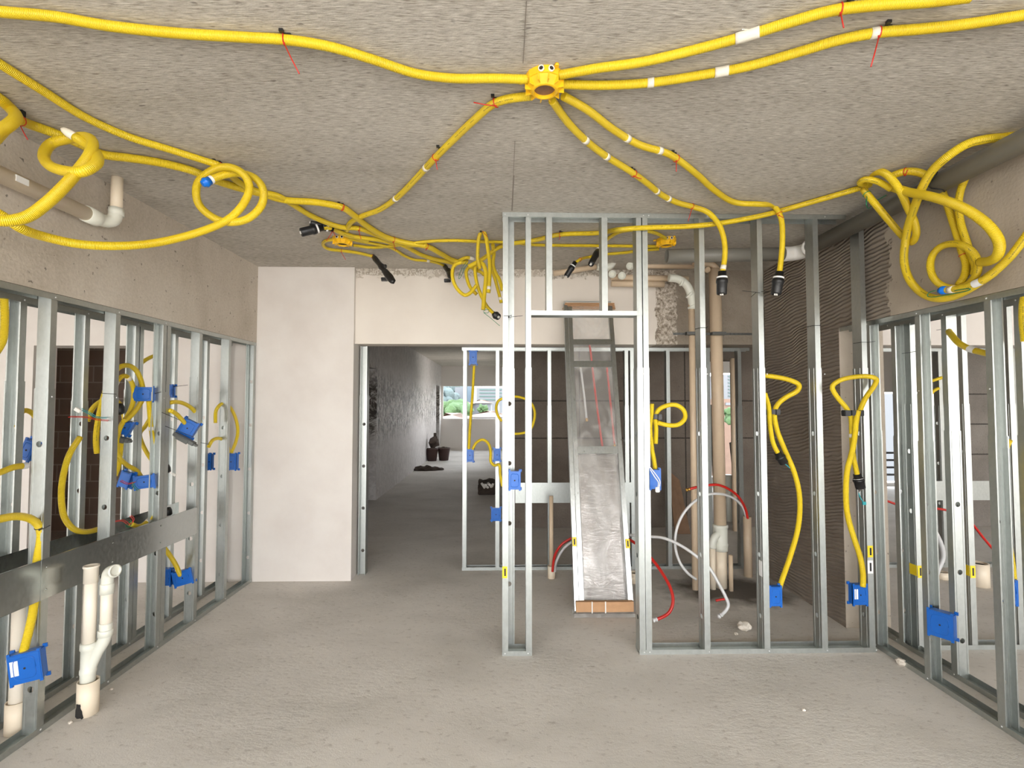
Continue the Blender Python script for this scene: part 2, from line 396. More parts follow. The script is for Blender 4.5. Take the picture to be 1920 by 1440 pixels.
# ceiling joint (a form-board seam), slightly proud
bm = BM()
sj = [at_z(987, 0, H-.001), at_z(984, 60, H-.001), at_z(981, 118, H-.001)]
for a_, b_ in zip(sj, sj[1:]): box(bm, min(a_.x, b_.x)-.0008, max(a_.x, b_.x)+.0008, a_.y, b_.y, H-.003, H+.002)
sj = [at_z(966, 265, H-.001), at_z(962, 330, H-.001), at_z(961, 395, H-.001)]
for a_, b_ in zip(sj, sj[1:]): box(bm, min(a_.x, b_.x)-.0003, max(a_.x, b_.x)+.0003, a_.y, b_.y, H-.002, H+.002)
o = struct('trim_1', bm, 'seam_grey')
ZT = 2.182           # underside of side beams = top of side frames
XL, XR = -2.28, 2.49
wall('wall_left', XL-.34, XL, YB, 4.62, ZT+.004, H, 'beam_concrete')
wall('wall_right', XR, XR+.33, YB, 4.63, ZT+.004, H, 'combed_mortar')
wall('wall_column', XR, XR+.33, 3.60, 4.63, 0, ZT+.004, 'combed_mortar')
for nm_, xw0, xw1 in (('wall_left_outer', -6.6, -6.5), ('wall_right_outer', 9.5, 9.6)):
    bm = BM(); box(bm, xw0, xw1, YB, 17.4 if xw0 < 0 else 9.8, 0, H)
    struct(nm_, bm, 'white_plaster')
# back wall, left room and pillar
xo0, xo1 = at_y(58, 800, 4.62).x, at_y(236, 800, 4.62).x
ztop = at_y(150, 648, 4.62).z
bm = BM(); box(bm, xo1, -1.385, 4.62, 4.86, 0, H); box(bm, -9.5, xo0, 4.62, 4.86, 0, H); box(bm, xo0, xo1, 4.62, 4.86, ztop, H)
struct('wall_back_left', bm, 'white_plaster')
ZBB = at_y(800, 645, 4.66).z
bm = BM(); box(bm, -1.385, XR, 4.66, 4.86, ZBB, H)
struct('wall_back_beam', bm, 'beam_plaster')
bm = BM(); box(bm, XR+.33, 9.5, 4.66, 4.86, ZBB, H)
struct('wall_back_right', bm, 'white_plaster')
# brick wall in the dark room on the left, its side, corridor walls
wall('wall_brick', -9.5, -2.3, 6.45, 6.6, 0, H, 'dark_brick')
XC = -2.12
d0, d1 = at_x(688, 800, XC).y, at_x(706, 800, XC).y
e0, e1 = 15.9, 16.75
zd = 2.2
bm = BM()
for (y0, y1, z0, z1) in ((4.86, d0, 0, H), (d0, d1, zd, H), (d1, e0, 0, H), (e0, e1, zd, H), (e1, 17.2, 0, H)):
    box(bm, XC-.15, XC, y0, y1, z0, z1)
struct('wall_corridor_left', bm, 'scratched_plaster')
wall('wall_dark_room', -4.6, -4.5, 6.6, 17.2, 0, H, 'dark_brick')
# far wall with window
wx0, wx1 = at_y(829, 750, 17.2).x, at_y(945, 750, 17.2).x
wz0, wz1 = at_y(850, 786, 17.2).z, at_y(850, 724, 17.2).z
bm = BM(); box(bm, -4.6, wx0, 17.2, 17.4, 0, H); box(bm, wx1, .4, 17.2, 17.4, 0, H); box(bm, wx0, wx1, 17.2, 17.4, 0, wz0); box(bm, wx0, wx1, 17.2, 17.4, wz1, H)
struct('wall_far', bm, 'white_paint')
bm = BM(); box(bm, wx0, wx0+.03, 17.25, 17.3, wz0, wz1); box(bm, wx0, wx1, 17.25, 17.3, wz0, wz0+.02)
struct('window_1', bm, 'white_paint')
# concrete wall of the wet room
YC = 6.5
xa = at_y(950, 800, YC).x; xb = at_y(1329, 800, YC).x; xc = at_y(1384, 800, YC).x
zh = at_y(1350, 676, YC).z
bm = BM(); box(bm, xa, xb, YC, YC+.15, 0, H); box(bm, xb, xc, YC, YC+.15, zh, H); box(bm, xc, xc+.55, YC, YC+.15, 0, H)
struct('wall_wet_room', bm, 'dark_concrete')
bm = BM(); box(bm, xa, xa+.15, YC+.15, 12.6, 0, H); box(bm, xa, xa+.15, 14.2, 17.2, 0, H); box(bm, xa, xa+.15, 12.6, 14.2, 0, 1.05); box(bm, xa, xa+.15, 12.6, 14.2, 2.0, H)
struct('wall_corridor_right', bm, 'white_paint')
xk = at_y(1808, 800, YC).x
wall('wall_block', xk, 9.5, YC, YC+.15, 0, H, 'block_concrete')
# facade beyond, with two tall windows
YF = 9.6
f0, f1 = at_y(1322, 800, YF).x, at_y(1392, 800, YF).x
g0, g1 = at_y(1640, 800, YF).x, at_y(1762, 800, YF).x
ft = at_y(1350, 699, YF).z; gt = at_y(1700, 735, YF).z; gb = at_y(1700, 905, YF).z; fb = at_y(1375, 895, YF).z
bm = BM(); box(bm, xa+.15, f0, YF, YF+.2, 0, H); box(bm, f0, f1, YF, YF+.2, ft, H); box(bm, f0, f1, YF, YF+.2, 0, fb); box(bm, f1, g0, YF, YF+.2, 0, H)
box(bm, g0, g1, YF, YF+.2, gt, H); box(bm, g0, g1, YF, YF+.2, 0, gb); box(bm, g1, 9.5, YF, YF+.2, 0, H)
struct('wall_facade', bm, 'white_paint')

# ------------------------------------------------------------------ steel frames
W, D = .070, .038
def stud_mesh(h, splice=None, w=W, d=D, hole_from=.22, hole_step=.40, grooves=True):
    bm = BM()
    def seg(z0, z1, w, d, gro, holes, yo=0.0):
        first = len(bm.verts)
        lip = .007; hw = w/2; c = .0175
        xs_l = [(-hw+lip, d), (-hw, d), (-hw, 0)]
        g = [(-.027, 0), (-.0255, .0022), (-.024, .0022), (-.0225, 0), (-c, 0)] if gro else [(-c, 0)]
        left = xs_l + g
        right = [(-x, y) for x, y in reversed(left)]
        for prof in (left, right):
            a = [bm.verts.new((x, y, z0)) for x, y in prof]; b_ = [bm.verts.new((x, y, z1)) for x, y in prof]
            for i in range(len(prof)-1): bm.faces.new((a[i], a[i+1], b_[i+1], b_[i]))
        zc = []; z = z0 + hole_from
        while holes and z < z1-.06: zc.append(z); z += hole_step
        cur = z0
        def quad(za, zb):
            v = [bm.verts.new(p) for p in ((-c, 0, za), (c, 0, za), (c, 0, zb), (-c, 0, zb))]; bm.faces.new(v)
        for z in zc:
            quad(cur, z-c); cur = z+c; n = 24; o_, i_ = [], []
            for k in range(n):
                t = 2*PI*k/n; ct, s_ = math.cos(t), math.sin(t); m_ = max(abs(ct), abs(s_))
                o_.append(bm.verts.new((c*ct/m_, 0, z+c*s_/m_))); i_.append(bm.verts.new((.0152*ct, 0, z+.0152*s_)))
            for k in range(n): bm.faces.new((o_[k], o_[(k+1) % n], i_[(k+1) % n], i_[k]))
        quad(cur, z1)
        for v in list(bm.verts)[first:]: v.co.y += yo
    if splice:
        seg(.001, splice, w, d, grooves, True)
        seg(splice-.06, h, w-.0055, d-.004, False, False, .0022)
    else: seg(.001, h, w, d, grooves, True)
    bmesh.ops.remove_doubles(bm, verts=bm.verts, dist=1e-5)
    bmesh.ops.recalc_face_normals(bm, faces=bm.faces)
    me = bpy.data.meshes.new('stud'); bm.to_mesh(me); bm.free(); me.materials.append(M['galvanised_steel']); return me
STUDS = {}
def stud(parent, x, y, rot, h=ZT-.004, splice=None, z=0.0015, name='stud', hole_from=.22, w=W):
    """local: web centred on x at y=0, flanges towards +y; rot about z"""
    key = (round(h, 3), splice, hole_from, w)
    if key not in STUDS: STUDS[key] = stud_mesh(h, splice, w=w, hole_from=hole_from)
    o = bpy.data.objects.new(name, STUDS[key]); COL.objects.link(o); o.parent = parent
    o.location = Vector((x, y, z)) - ORG[parent.name]; o.rotation_euler = (0, 0, rot)
    s = o.modifiers.new('gauge', 'SOLIDIFY'); s.thickness = .0011; s.offset = 0
    ORG[o.name] = ORG[parent.name]; return o
def track(parent, a, b, z, up=True, w=W+.003, fl=.03, name='track', mat='galvanised_steel'):
    """U track from a to b (xy), base at z"""
    a = Vector((a[0], a[1], 0)); b = Vector((b[0], b[1], 0)); d = (b-a); L = d.length; d.normalize(); n = Vector((-d.y, d.x, 0)); s = 1 if up else -1
    prof = [(-w/2, fl*s), (-w/2, 0), (-w*.2, 0), (-w*.15, .0015*s), (w*.15, .0015*s), (w*.2, 0), (w/2, 0), (w/2, fl*s)]
    bm = BM(); A = [bm.verts.new(a + n*x + Vector((0, 0, z+q))) for x, q in prof]; B = [bm.verts.new(b + n*x + Vector((0, 0, z+q))) for x, q in prof]
    for i in range(len(prof)-1): bm.faces.new((A[i], A[i+1], B[i+1], B[i]))
    o = part(name, bm, mat, parent); m_ = o.modifiers.new('gauge', 'SOLIDIFY'); m_.thickness = .0011; m_.offset = 0; return o
def screw(parent_obj, pos, nrm):
    bm = BM(); lathe(bm, Vector(pos), nrm, [(0, .0045), (.0015, .0042), (.0026, .002)], 10); return bm
def screws(parent, items):
    bm = BM()
    for pos, nrm in items: lathe(bm, Vector(pos), nrm, [(0, .0048), (.0018, .0042), (.0028, .0018)], 10)
    o = part('screw', bm, 'white_tube', parent); o['kind'] = 'stuff'; return o
def sticker(host, c, u, v, n, w, h, mat='sticker_yellow', fold=None):
    """flat paper label, w along u, h along v"""
    c, u, v, n = Vector(c), Vector(u), Vector(v), Vector(n)
    bm = BM(); mt = Matrix((u, v, n)).transposed().to_4x4(); mt.translation = c + n*.0012
    box(bm, -w/2, w/2, -h/2, h/2, 0, .0006, mt)
    s = part('label_sticker', bm, mat, host)
    bm = BM()
    box(bm, -w*.12, w*.22, -h*.32, h*.32, .0007, .0011, mt)
    if mat == 'sticker_yellow': part('printed_mark', bm, 'black_wire', host)
    else: part('printed_mark', bm, 'black_wire', host)
    return s
def plate(parent, bm_, name='backing_plate'): return part(name, bm_, 'plate_steel', parent)
def band(parent, x, y, z, w_, d_, tail=.05, mat='black_wire', tx=1):
    bm = BM(); r = .0016; a, b_ = w_/2+.002, d_/2+.002
    P = [(x-a, y-b_, z), (x+a, y-b_, z), (x+a, y+b_, z+.002), (x-a, y+b_, z+.002), (x-a, y-b_, z)]
    for p, q in zip(P, P[1:]): cyl(bm, p, q, r, 6)
    cyl(bm, (x+tx*a, y-b_, z), (x+tx*(a+tail), y-b_-.005, z+.006), r, 6)
    return part('tie_wire', bm, mat, parent)

# left, room side
lf = thing('stud_frame', 'galvanised stud frame under the beam nearest the cream waste pipes', 'wall frame', (XL-.035, 3.3, 0))
xlc = XL-.035
spl = [1.76, 1.72, 1.78, 1.74, 1.80, 1.74, 1.72, 1.78, 1.75]
LY = [(1.29, 'c'), (1.70, 'c'), (2.11, 'c'), (2.53, 'c'), (2.95, 'c'), (3.36, 'd'), (3.76, 'c'), (4.16, 'c'), (4.57, 'o')]
lstuds = []; SC = []
for i, (y, t) in enumerate(LY):
    if y < 1.6: continue
    if t == 'c': o = stud(lf, xlc, y, 0, splice=[1.78, 1.82, 1.72, 1.70, 1.66][i % 5])
    elif t == 'o': o = stud(lf, xlc, y+D, PI)
    else:
        o = stud(lf, xlc, y+D, PI, splice=1.7); o2 = stud(lf, xlc, y+D+.003, 0, splice=1.68)
    lstuds.append(o)
    SC += [((XL+.0022, y+.02, .018), (1, 0, 0)), ((XL+.0022, y+.02, ZT-.016), (1, 0, 0)), ((XL+.001, y+.02, 1.66), (1, 0, 0))]
track(lf, (xlc, 1.3), (xlc, 4.61), .001); track(lf, (xlc, 1.3), (xlc, 4.61), ZT+.001, up=False)
screws(lf, SC)
bm = BM(); ye = at_x(368, 980, XL).y
box(bm, XL+.003, XL+.0045, 1.3, 2.56, .655, .852); box(bm, XL+.0045, XL+.006, 2.52, 3.0, .655, .853); box(bm, XL+.003, XL+.0045, 2.98, ye, .655, .852)
for z in (.655, .852): box(bm, XL-.004, XL+.0045, 1.3, ye, z-.0006, z+.0006)
for (y, z) in ((2.55, .70), (2.55, .81), (2.97, .70), (2.97, .81), (3.38, .70), (3.38, .81)): lathe(bm, (XL+.006, y, z), (1, 0, 0), [(0, .0048), (.0018, .0042), (.0028, .0018)], 10)
plate(lf, bm)
# left, far side
XL2 = -2.50; lr = thing('stud_frame', 'second galvanised stud row behind the frame nearest the cream waste pipes', 'wall frame', (XL2-.035, 3.3, 0))
SC = []
for i, y in enumerate((1.84, 2.24, 2.64, 3.04, 3.45, 3.86, 4.27, 4.59)):
    stud(lr, XL2-.035, y, PI, splice=[1.72, 1.68, 1.74, 1.64][i % 4], hole_from=.30)
    if i == 4: stud(lr, XL2-.035, y+.004, 0, splice=1.74)
    SC += [((XL2+.002, y-.02, .018), (1, 0, 0)), ((XL2+.002, y-.02, ZT-.016), (1, 0, 0))]
track(lr, (XL2-.035, 1.6), (XL2-.035, 4.61), .001); track(lr, (XL2-.035, 1.6), (XL2-.035, 4.61), ZT+.001, up=False)
screws(lr, SC)
bm = BM(); box(bm, XL2+.003, XL2+.0045, 1.6, 3.9, .655, .865); plate(lr, bm)
# right, room side
rf = thing('stud_frame', 'galvanised stud frame under the beam with the grey drain pipe', 'wall frame', (XR+.035, 2.9, 0))
xrc = XR+.035; SC = []; rs = []
for i, y in enumerate((1.68, 2.08, 2.50, 2.93, 3.335)):
    o = stud(rf, xrc, y, PI, splice=[1.5, 1.42, 1.46, 1.40, 1.44][i]); rs.append(o)
    SC += [((XR-.0022, y-.02, .018), (-1, 0, 0)), ((XR-.0022, y-.02, ZT-.016), (-1, 0, 0)), ((XR-.001, y-.02, 1.7), (-1, 0, 0))]
track(rf, (xrc, 1.5), (xrc, 3.42), .001); track(rf, (xrc, 1.5), (xrc, 3.59), ZT+.001, up=False); screws(rf, SC)
# right, far side
XR2 = 2.685; rr = thing('stud_frame', 'second galvanised stud row behind the frame under the grey drain pipe', 'wall frame', (XR2+.035, 2.9, 0))
SC = []; rrs = []
for i, (y, t) in enumerate(((1.68, 'c'), (2.09, 'c'), (2.50, 'c'), (2.93, 'c'), (3.36, 'o'))):
    o = stud(rr, XR2+.035, y if t == 'c' else y, 0 if t == 'c' else PI, splice=[1.5, 1.42, 1.46, 1.46, 1.40][i]); rrs.append(o)
    SC += [((XR2-.0022, y+.02, .018), (-1, 0, 0)), ((XR2-.0022, y+.02, ZT-.016), (-1, 0, 0))]
track(rr, (XR2+.035, 1.5), (XR2+.035, 3.59), .001); track(rr, (XR2+.035, 1.5), (XR2+.035, 3.59), ZT+.001, up=False); screws(rr, SC)
for (px, py) in ((1682, 600), (1694, 597), (1806, 574)):
    bm = BM(); p = at_x(px, py, XR2-.003); box(bm, p.x-.001, p.x+.001, p.y-.03, p.y+.03, p.z-.006, p.z+.006); part('paint_mark', bm, 'orange_mark', rr)

# middle partition
YP = 3.25
cf = thing('stud_frame', 'full height galvanised partition frame with a door opening, standing mid room', 'wall frame', (1.2, YP+.035, 0))
CW = .092; yc = YP+CW/2; HS = H-.006
def fx(px, py=1000, Y=YP): return at_y(px, py, Y).x
def web_left(px, py=1000, h=HS, splice=1.86, z=.0015, hf=.22):      # web faces left, flanges run to the right
    return stud(cf, fx(px, py), yc, -PI/2, h, splice, z=z, hole_from=hf, w=CW)
def web_right(px, py=1000, h=HS, splice=1.86, z=.0015, hf=.22):
    return stud(cf, fx(px, py), yc, PI/2, h, splice, z=z, hole_from=hf, w=CW)
s1 = web_left(942)
s1b = stud(cf, fx(942)+.046, YP+CW+.006, 0, HS, 1.86, hole_from=.42)
s2 = web_right(997)
zhd = at_y(1100, 590, YP).z
web_left(1024.5, 500, h=HS-zhd-.005, splice=None, z=zhd+.004, hf=.15); web_left(1128.5, 500, h=HS-zhd-.005, splice=None, z=zhd+.004, hf=.15)
s3 = web_left(1199.5, 1180); s4 = web_left(1211.5, 1180)
s5 = web_left(1321, 1180); s6 = web_left(1433, 1180); s7 = web_left(1541, 1180); s8 = web_left(1630, 1180)
xe0, xe1 = fx(942), fx(997)
track(cf, (xe0-.001, yc), (xe1+.001, yc), .001, w=CW+.003); track(cf, (fx(1199, 1215), yc), (fx(1643, 1210), yc), .001, w=CW+.003)
track(cf, (xe0-.001, yc), (fx(1054, 400), yc), H-.002, up=False, w=CW+.005); track(cf, (fx(1050, 400), yc), (fx(1585, 405), yc), H-.003, up=False, w=CW+.003)
hd = track(cf, (xe1+.002, yc), (fx(1198, 600), yc), zhd-.004, up=True, w=CW+.003, name='header_track')
bm = BM(); box(bm, xe1-.002, xe1+.03, YP-.0035, YP-.002, zhd-.005, zhd+.028); part('header_tab', bm, 'galvanised_steel', cf); bm = BM(); box(bm, fx(1196, 600), fx(1204, 600), YP-.0035, YP-.002, zhd-.005, zhd+.05); part('header_tab', bm, 'galvanised_steel', cf)
SC = []
for px in (947, 990, 1206, 1216, 1326, 1438, 1546, 1637):
    SC.append(((fx(px), YP-.002, .016), (0, -1, 0))); SC.append(((fx(px, 400), YP-.004, H-.018), (0, -1, 0))); SC.append(((fx(px, 700), YP-.0012, 1.82), (0, -1, 0)))
screws(cf, SC)
for px, py, tl in ((947, 594, 0), (1310, 616, 0), (1425, 549, 0), (1520, 612, 0), (1610, 643, .04)):
    p = at_y(px+4, py, YP+.035); band(cf, p.x+.002, p.y, p.z, .046, .072, tl)
p = at_y(1425, 549, YP); bm = BM(); cyl(bm, p, at_y(1392, 545, YP-.03), .0016, 6); cyl(bm, at_y(1418, 548, YP-.002), at_y(1408, 557, YP-.03), .0016, 6); part('tie_wire', bm, 'black_wire', cf)
p = at_y(960, 594, YP-.004); bm = BM(); cyl(bm, p, at_y(980, 592, YP-.03), .0016, 6); lathe(bm, at_y(953, 594, YP+.05), (0, -1, 0), [(0, .009), (.002, .009)], 12); part('tie_wire', bm, 'black_wire', cf)
X_, Y_, Z_ = Vector((1, 0, 0)), Vector((0, 1, 0)), Vector((0, 0, 1))
sticker(cf, at_y(946.5, 1073, YP-.001), X_, Z_, -Y_, .032, .075)
sticker(cf, at_y(1631.5, 1034, YP-.001), X_, Z_, -Y_, .036, .075)
sticker(cf, at_y(1631.5, 1063, YP-.001), X_, Z_, -Y_, .036, .085, 'sticker_white')
bm = BM(); p = at_y(1422, 1065, YP+.035); box(bm, fx(1433, 1180)-.002, fx(1433, 1180)-.001, YP+.01, YP+.05, p.z-.05, p.z+.05); part('label_sticker', bm, 'sticker_white', cf)

# narrow frame beyond the right wall, in line with the partition
YQ = 3.27
qf = thing('stud_frame', 'galvanised stud frame seen crosswise through the right hand stud rows', 'wall frame', (3.6, YQ+.035, 0))
for px in (1722, 1821, 1909, 2000):
    xx = at_y(px, 1150, YQ).x; stud(qf, xx, YQ+.035, -PI/2, HS, 1.62, hole_from=.5)
x0 = at_y(1722, 1150, YQ).x
track(qf, (x0-.01, YQ+.035), (4.6, YQ+.035), .001); track(qf, (x0-.01, YQ+.035), (4.6, YQ+.035), H-.003, up=False)
for px in (1722, 1821):
    xx = at_y(px, 1150, YQ).x; pz = at_y(px, 1072, YQ).z
    sticker(qf, (xx+.019, YQ-.001, pz), X_, Z_, -Y_, .034, .08)
    bm = BM(); box(bm, xx-.002, xx-.001, YQ, YQ+.06, pz-.03, pz+.04); part('label_sticker', bm, 'sticker_yellow', qf)
bm = BM()
for px, py in ((1776, 613), (1711, 657)):
    cyl(bm, at_y(px-20, py+6, YQ-.012), at_y(px+20, py, YQ-.012), .0016, 6)
part('tie_wire', bm, 'black_wire', qf)

# back frame of the wet room
YK = 4.88; kf = thing('stud_frame', 'galvanised frame of thin studs closing the dark wet room', 'wall frame', (1.0, YK+.035, 0)); KH = ZBB-.01
def kst(px, sp=1.6, side=-1, t=None):
    return stud(kf, at_y(px, 850, YK).x, YK+.035, side*PI/2, KH, sp, hole_from=.45)
k1 = kst(867.5); kst(929); kst(1027); kst(1172.5); kst(1183); kst(1251); kst(1327); kst(1386)
track(kf, (at_y(866, 1070, YK).x, YK+.035), (at_y(1405, 1070, YK).x, YK+.035), .001)
track(kf, (at_y(866, 655, YK).x, YK+.035), (at_y(1405, 655, YK).x, YK+.035), KH+.004, up=False)
bm = BM(); box(bm, at_y(966, 900, YK).x, at_y(1184, 900, YK).x, YK-.004, YK-.002, at_y(1000, 943, YK).z, at_y(1000, 905, YK).z)
part('backing_plate', bm, 'galvanised_steel', kf)
# door jamb stud next to the pillar
jf = thing('door_jamb_stud', 'grooved galvanised stud fixed against the white pillar edge', 'stud', (-1.32, 4.80, 0))
stud(jf, at_y(681, 850, 4.78).x, 4.80, PI, KH+.0, 1.7); stud(jf, at_y(681, 850, 4.78).x, 4.805, 0, KH, 1.7)
# frame of the right room, back row with a plate
nf = thing('stud_frame', 'distant galvanised frame with a wide steel strip behind the right stud rows', 'wall frame', (5.0, YK+.035, 0))
for px in (1700, 1765, 1905): stud(nf, at_y(px, 850, YK).x, YK+.035, -PI/2, KH, 1.6)
track(nf, (at_y(1650, 1000, YK).x, YK+.035), (at_y(1960, 1000, YK).x, YK+.035), .001); track(nf, (at_y(1650, 1000, YK).x, YK+.035), (at_y(1960, 1000, YK).x, YK+.035), KH+.004, up=False)
bm = BM(); box(bm, at_y(1740, 900, YK).x, at_y(1930, 900, YK).x, YK-.004, YK-.002, .66, .85); part('backing_plate', bm, 'galvanised_steel', nf)

# ------------------------------------------------------------------ conduits
GROUPS = {}
def near(path, px, py):
    best = min(range(len(path)), key=lambda i: (proj(path[i])[0]-px)**2 + (proj(path[i])[1]-py)**2)
    return max(1, min(len(path)-2, best))
def conduit(label, pts, r=.0165, ties=(), clips=(), tape=(), ends=(), name='conduit', mat='yellow_conduit', cat='conduit', tag=(), sleeves=()):
    P = smooth_path(path3(pts, r)); o0 = P[len(P)//2]
    t = thing(name, label, cat, o0)
    part('tube', rings(BM(), P, r, 14), mat, t)
    for c in ties:
        i = near(P, c[0], c[1]); d = (P[i+1]-P[i-1]).normalized(); u, v = frame_axes(d); tr = r+.0012; bm = BM()
        ring = [P[i] + (u*math.cos(2*PI*k/14)+v*math.sin(2*PI*k/14))*tr for k in range(15)]
        rings(bm, ring, .0022, 6)
        if len(c) > 3:
            yy = P[i].y - (r+.003)*.7
            s = at_y(*proj(P[i]-Vector((0, 0, 0))), yy) - Vector((0, 0, r*.8)); e_ = at_y(c[2], c[3], yy-.01)
            if e_.z > H-.003: e_ = at_z(c[2], c[3], H-.006)
            rings(bm, [s, s.lerp(e_, .5)-Vector((0, 0, .002)), e_], .0021, 6)
            box(bm, s.x-.003, s.x+.003, s.y-.002, s.y+.002, s.z-.004, s.z+.003)
        part('cable_tie', bm, c[4] if len(c) > 4 else (c[2] if len(c) == 3 else 'red_tie'), t)
    for c in clips:
        i = near(P, c[0], c[1]); p = P[i]; bm = BM()
        box(bm, p.x-.012, p.x+.012, p.y-.010, p.y+.010, p.z+r*.6, H-.0005, bev=.002)
        box(bm, p.x-.02, p.x-.006, p.y-r-.012, p.y-r+.0, H-.010, H-.0005)
        part('fixing_clip', bm, 'black_plastic', t)
    for c in tape:
        i = near(P, c[0], c[1]); k = c[2] if len(c) > 2 else 2; a_, b_ = max(0, i-k), min(len(P)-1, i+k); bm = BM()
        rings(bm, P[a_:b_+1], r+.0016, 14)
        if len(c) > 3:
            q = P[i]+Vector((0, -.004, -.0)); v1 = [bm.verts.new(q+Vector(w_)) for w_ in ((-.02, 0, r), (.018, 0, r+.004), (.024, -.004, r+.018), (-.002, -.003, r+.026), (-.016, -.002, r+.012))]; bm.faces.new(v1)
        part('tape_wrap', bm, 'tape', t)
    for c in tag:      # white printed label
        i = near(P, c[0], c[1]); bm = BM(); rings(bm, P[i-1:i+3], r+.0014, 14, cap=False); part('label_sticker', bm, 'sticker_white', t)
    for e_ in ends:    # (kind, 'a'|'b' , optional (px,py,k) target)
        q = P[0] if e_[1] == 'a' else P[-1]; q2 = P[2] if e_[1] == 'a' else P[-3]; d = (q-q2).normalized()
        if len(e_) > 2:
            g = place(e_[2][0], e_[2][1], e_[2][2], .02); L = (g-q).length; d = (g-q).normalized()
        else: L = .05
        bm = BM()
        if e_[0] == 'black':
            s = r*1.35
            lathe(bm, q-d*.014, d, [(0, s*.95), (0, s*1.12), (L*.25, s*1.15), (L*.27, s*1.45), (L*.36, s*1.5), (L*.38, s*1.62), (L*.50, s*1.62), (L*.52, s*1.45), (L*.95, s*1.40), (L, s*1.3), (L, s*.9), (L*.9, s*.85)], 20)
            o = part('connector', bm, 'black_plastic', t)
            u, v = frame_axes(d); bm = BM(); c0 = q+d*(L-.014)
            for a_ in range(4): cyl(bm, c0+(u*math.cos(a_*1.6)+v*math.sin(a_*1.6))*r*.4-d*.02, c0+(u*math.cos(a_*1.6)+v*math.sin(a_*1.6))*r*.45+d*.006, r*.3, 8)
            part('wire_end', bm, 'white_plastic', o)
            bm = BM(); ring = [q+d*(L*.30)]; lathe(bm, q+d*L*.14, d, [(0, s*1.47), (L*.09, s*1.47)], 20, cap=False); part('label_sticker', bm, 'sticker_white', o)
        elif e_[0] == 'blue':
            lathe(bm, q-d*.01, d, [(0, r*1.12), (.016, r*1.15), (.018, r*1.28), (.028, r*1.28), (.030, r*.95), (.042, r*.9), (.045, r*.5)], 18); part('plug', bm, 'blue_plug', t)
        elif e_[0] == 'white':
            lathe(bm, q-d*.01, d, [(0, r*.9), (.05, r*.85), (.07, r*.6), (.08, r*.25)], 16); part('wire_bundle', bm, 'tape', t)
        elif e_[0] == 'blob':
            pts_ = [q-d*.02, q+d*L*.1, q+d*L*.3, q+d*L*.42+Vector((.006, 0, .0)), q+d*L*.5, q+d*L*.62, q+d*L*.8, q+d*L*.95, q+d*L]; rings(bm, pts_, [r*1.2, r*1.9, r*1.7, r*2.3, r*1.5, r*2.1, r*2.6, r*1.9, r*.8], 14)
            box(bm, q.x+d.x*L*.25, q.x+d.x*L*.25+.055, q.y-.012, q.y+.012, q.z+d.z*L*.3-.012, q.z+d.z*L*.3+.02, bev=.004); box(bm, q.x+d.x*L*.55-.06, q.x+d.x*L*.55, q.y-.012, q.y+.012, q.z+d.z*L*.62-.03, q.z+d.z*L*.62, bev=.004)
            for v_ in bm.verts: v_.co += Vector(mnoise.noise_vector(v_.co*55))*.006
            part('connector', bm, 'black_plastic', t)
    return t
TC = 'c'
# --- around the central ceiling box
conduit('thick yellow conduit sweeping along the ceiling from the corner to the middle box', [(-60, 14), (0, 22), (100, 31), (200, 48), (330, 62), (460, 70), (540, 75), (620, 88), (700, 112), (780, 138), (850, 147), (930, 147), (990, 149)],
        ties=[(534, 75, 561, 138)], clips=[(540, 73)])
conduit('upper of two yellow conduits fanning to the camera side from the middle box', [(1048, 141), (1120, 128), (1200, 117), (1300, 94), (1400, 67), (1480, 42), (1560, 20), (1650, 9), (1740, 3), (1820, -6)],
        ties=[(1578, 18, 1582, 52)], clips=[(1592, 12)], tape=[(1398, 67, 3, 1)])
conduit('lower of two yellow conduits fanning to the camera side from the middle box', [(1050, 158), (1130, 160), (1220, 155), (1320, 140), (1400, 125), (1500, 97), (1570, 76), (1640, 62), (1720, 55), (1800, 47), (1880, 35), (1960, 22)],
        ties=[(1650, 62, 1633, 125)], clips=[(1664, 52)], tape=[(1353, 136, 2), (1218, 154, 1), (1640, 66, 1)])
conduit('yellow conduit curving from the middle box down to the tangle by the white beam', [(998, 180), (950, 186), (925, 195), (890, 224), (850, 262), (815, 297), (780, 335), (745, 370), (710, 394), (680, 405), (658, 417), (650, 432)], r=.0167,
        ties=[(930, 191, 888, 192), (815, 292, 820, 318)], clips=[(928, 184), (818, 276)], tape=[(797, 312, 1), (742, 372, 1)])
conduit('yellow conduit dropping to the black connector over the third partition bay', [(1035, 188), (1065, 230), (1100, 265), (1135, 292), (1180, 320), (1215, 345), (1240, 365), (1270, 380), (1300, 388), (1330, 400, 3.14), (1350, 425), (1359, 460), (1358, 490), (1354, 513)], r=.0167,
        ties=[(1190, 324, 1203, 335), (1297, 386, 1290, 415)], clips=[(1192, 317)], tape=[(1098, 264, 1, 1), (1137, 293, 1), (1233, 358, 1), (1252, 373, 1), (1356, 500, 1)], ends=[('black', 'b', (1353, 556, 3.14))])
conduit('yellow conduit dropping to the black connector over the fourth partition bay', [(1056, 180), (1100, 205), (1150, 243), (1200, 272), (1250, 287), (1275, 302), (1310, 330), (1340, 357), (1380, 380), (1425, 383), (1452, 387, 3.13), (1464, 408), (1467, 450), (1464, 490), (1461, 514)], r=.0167,
        ties=[(1266, 298, 1268, 322), (1463, 400, 1470, 408)], clips=[(1270, 284)], tape=[(1175, 262, 1, 1), (1237, 284, 1)], ends=[('black', 'b', (1454, 556, 3.13))])
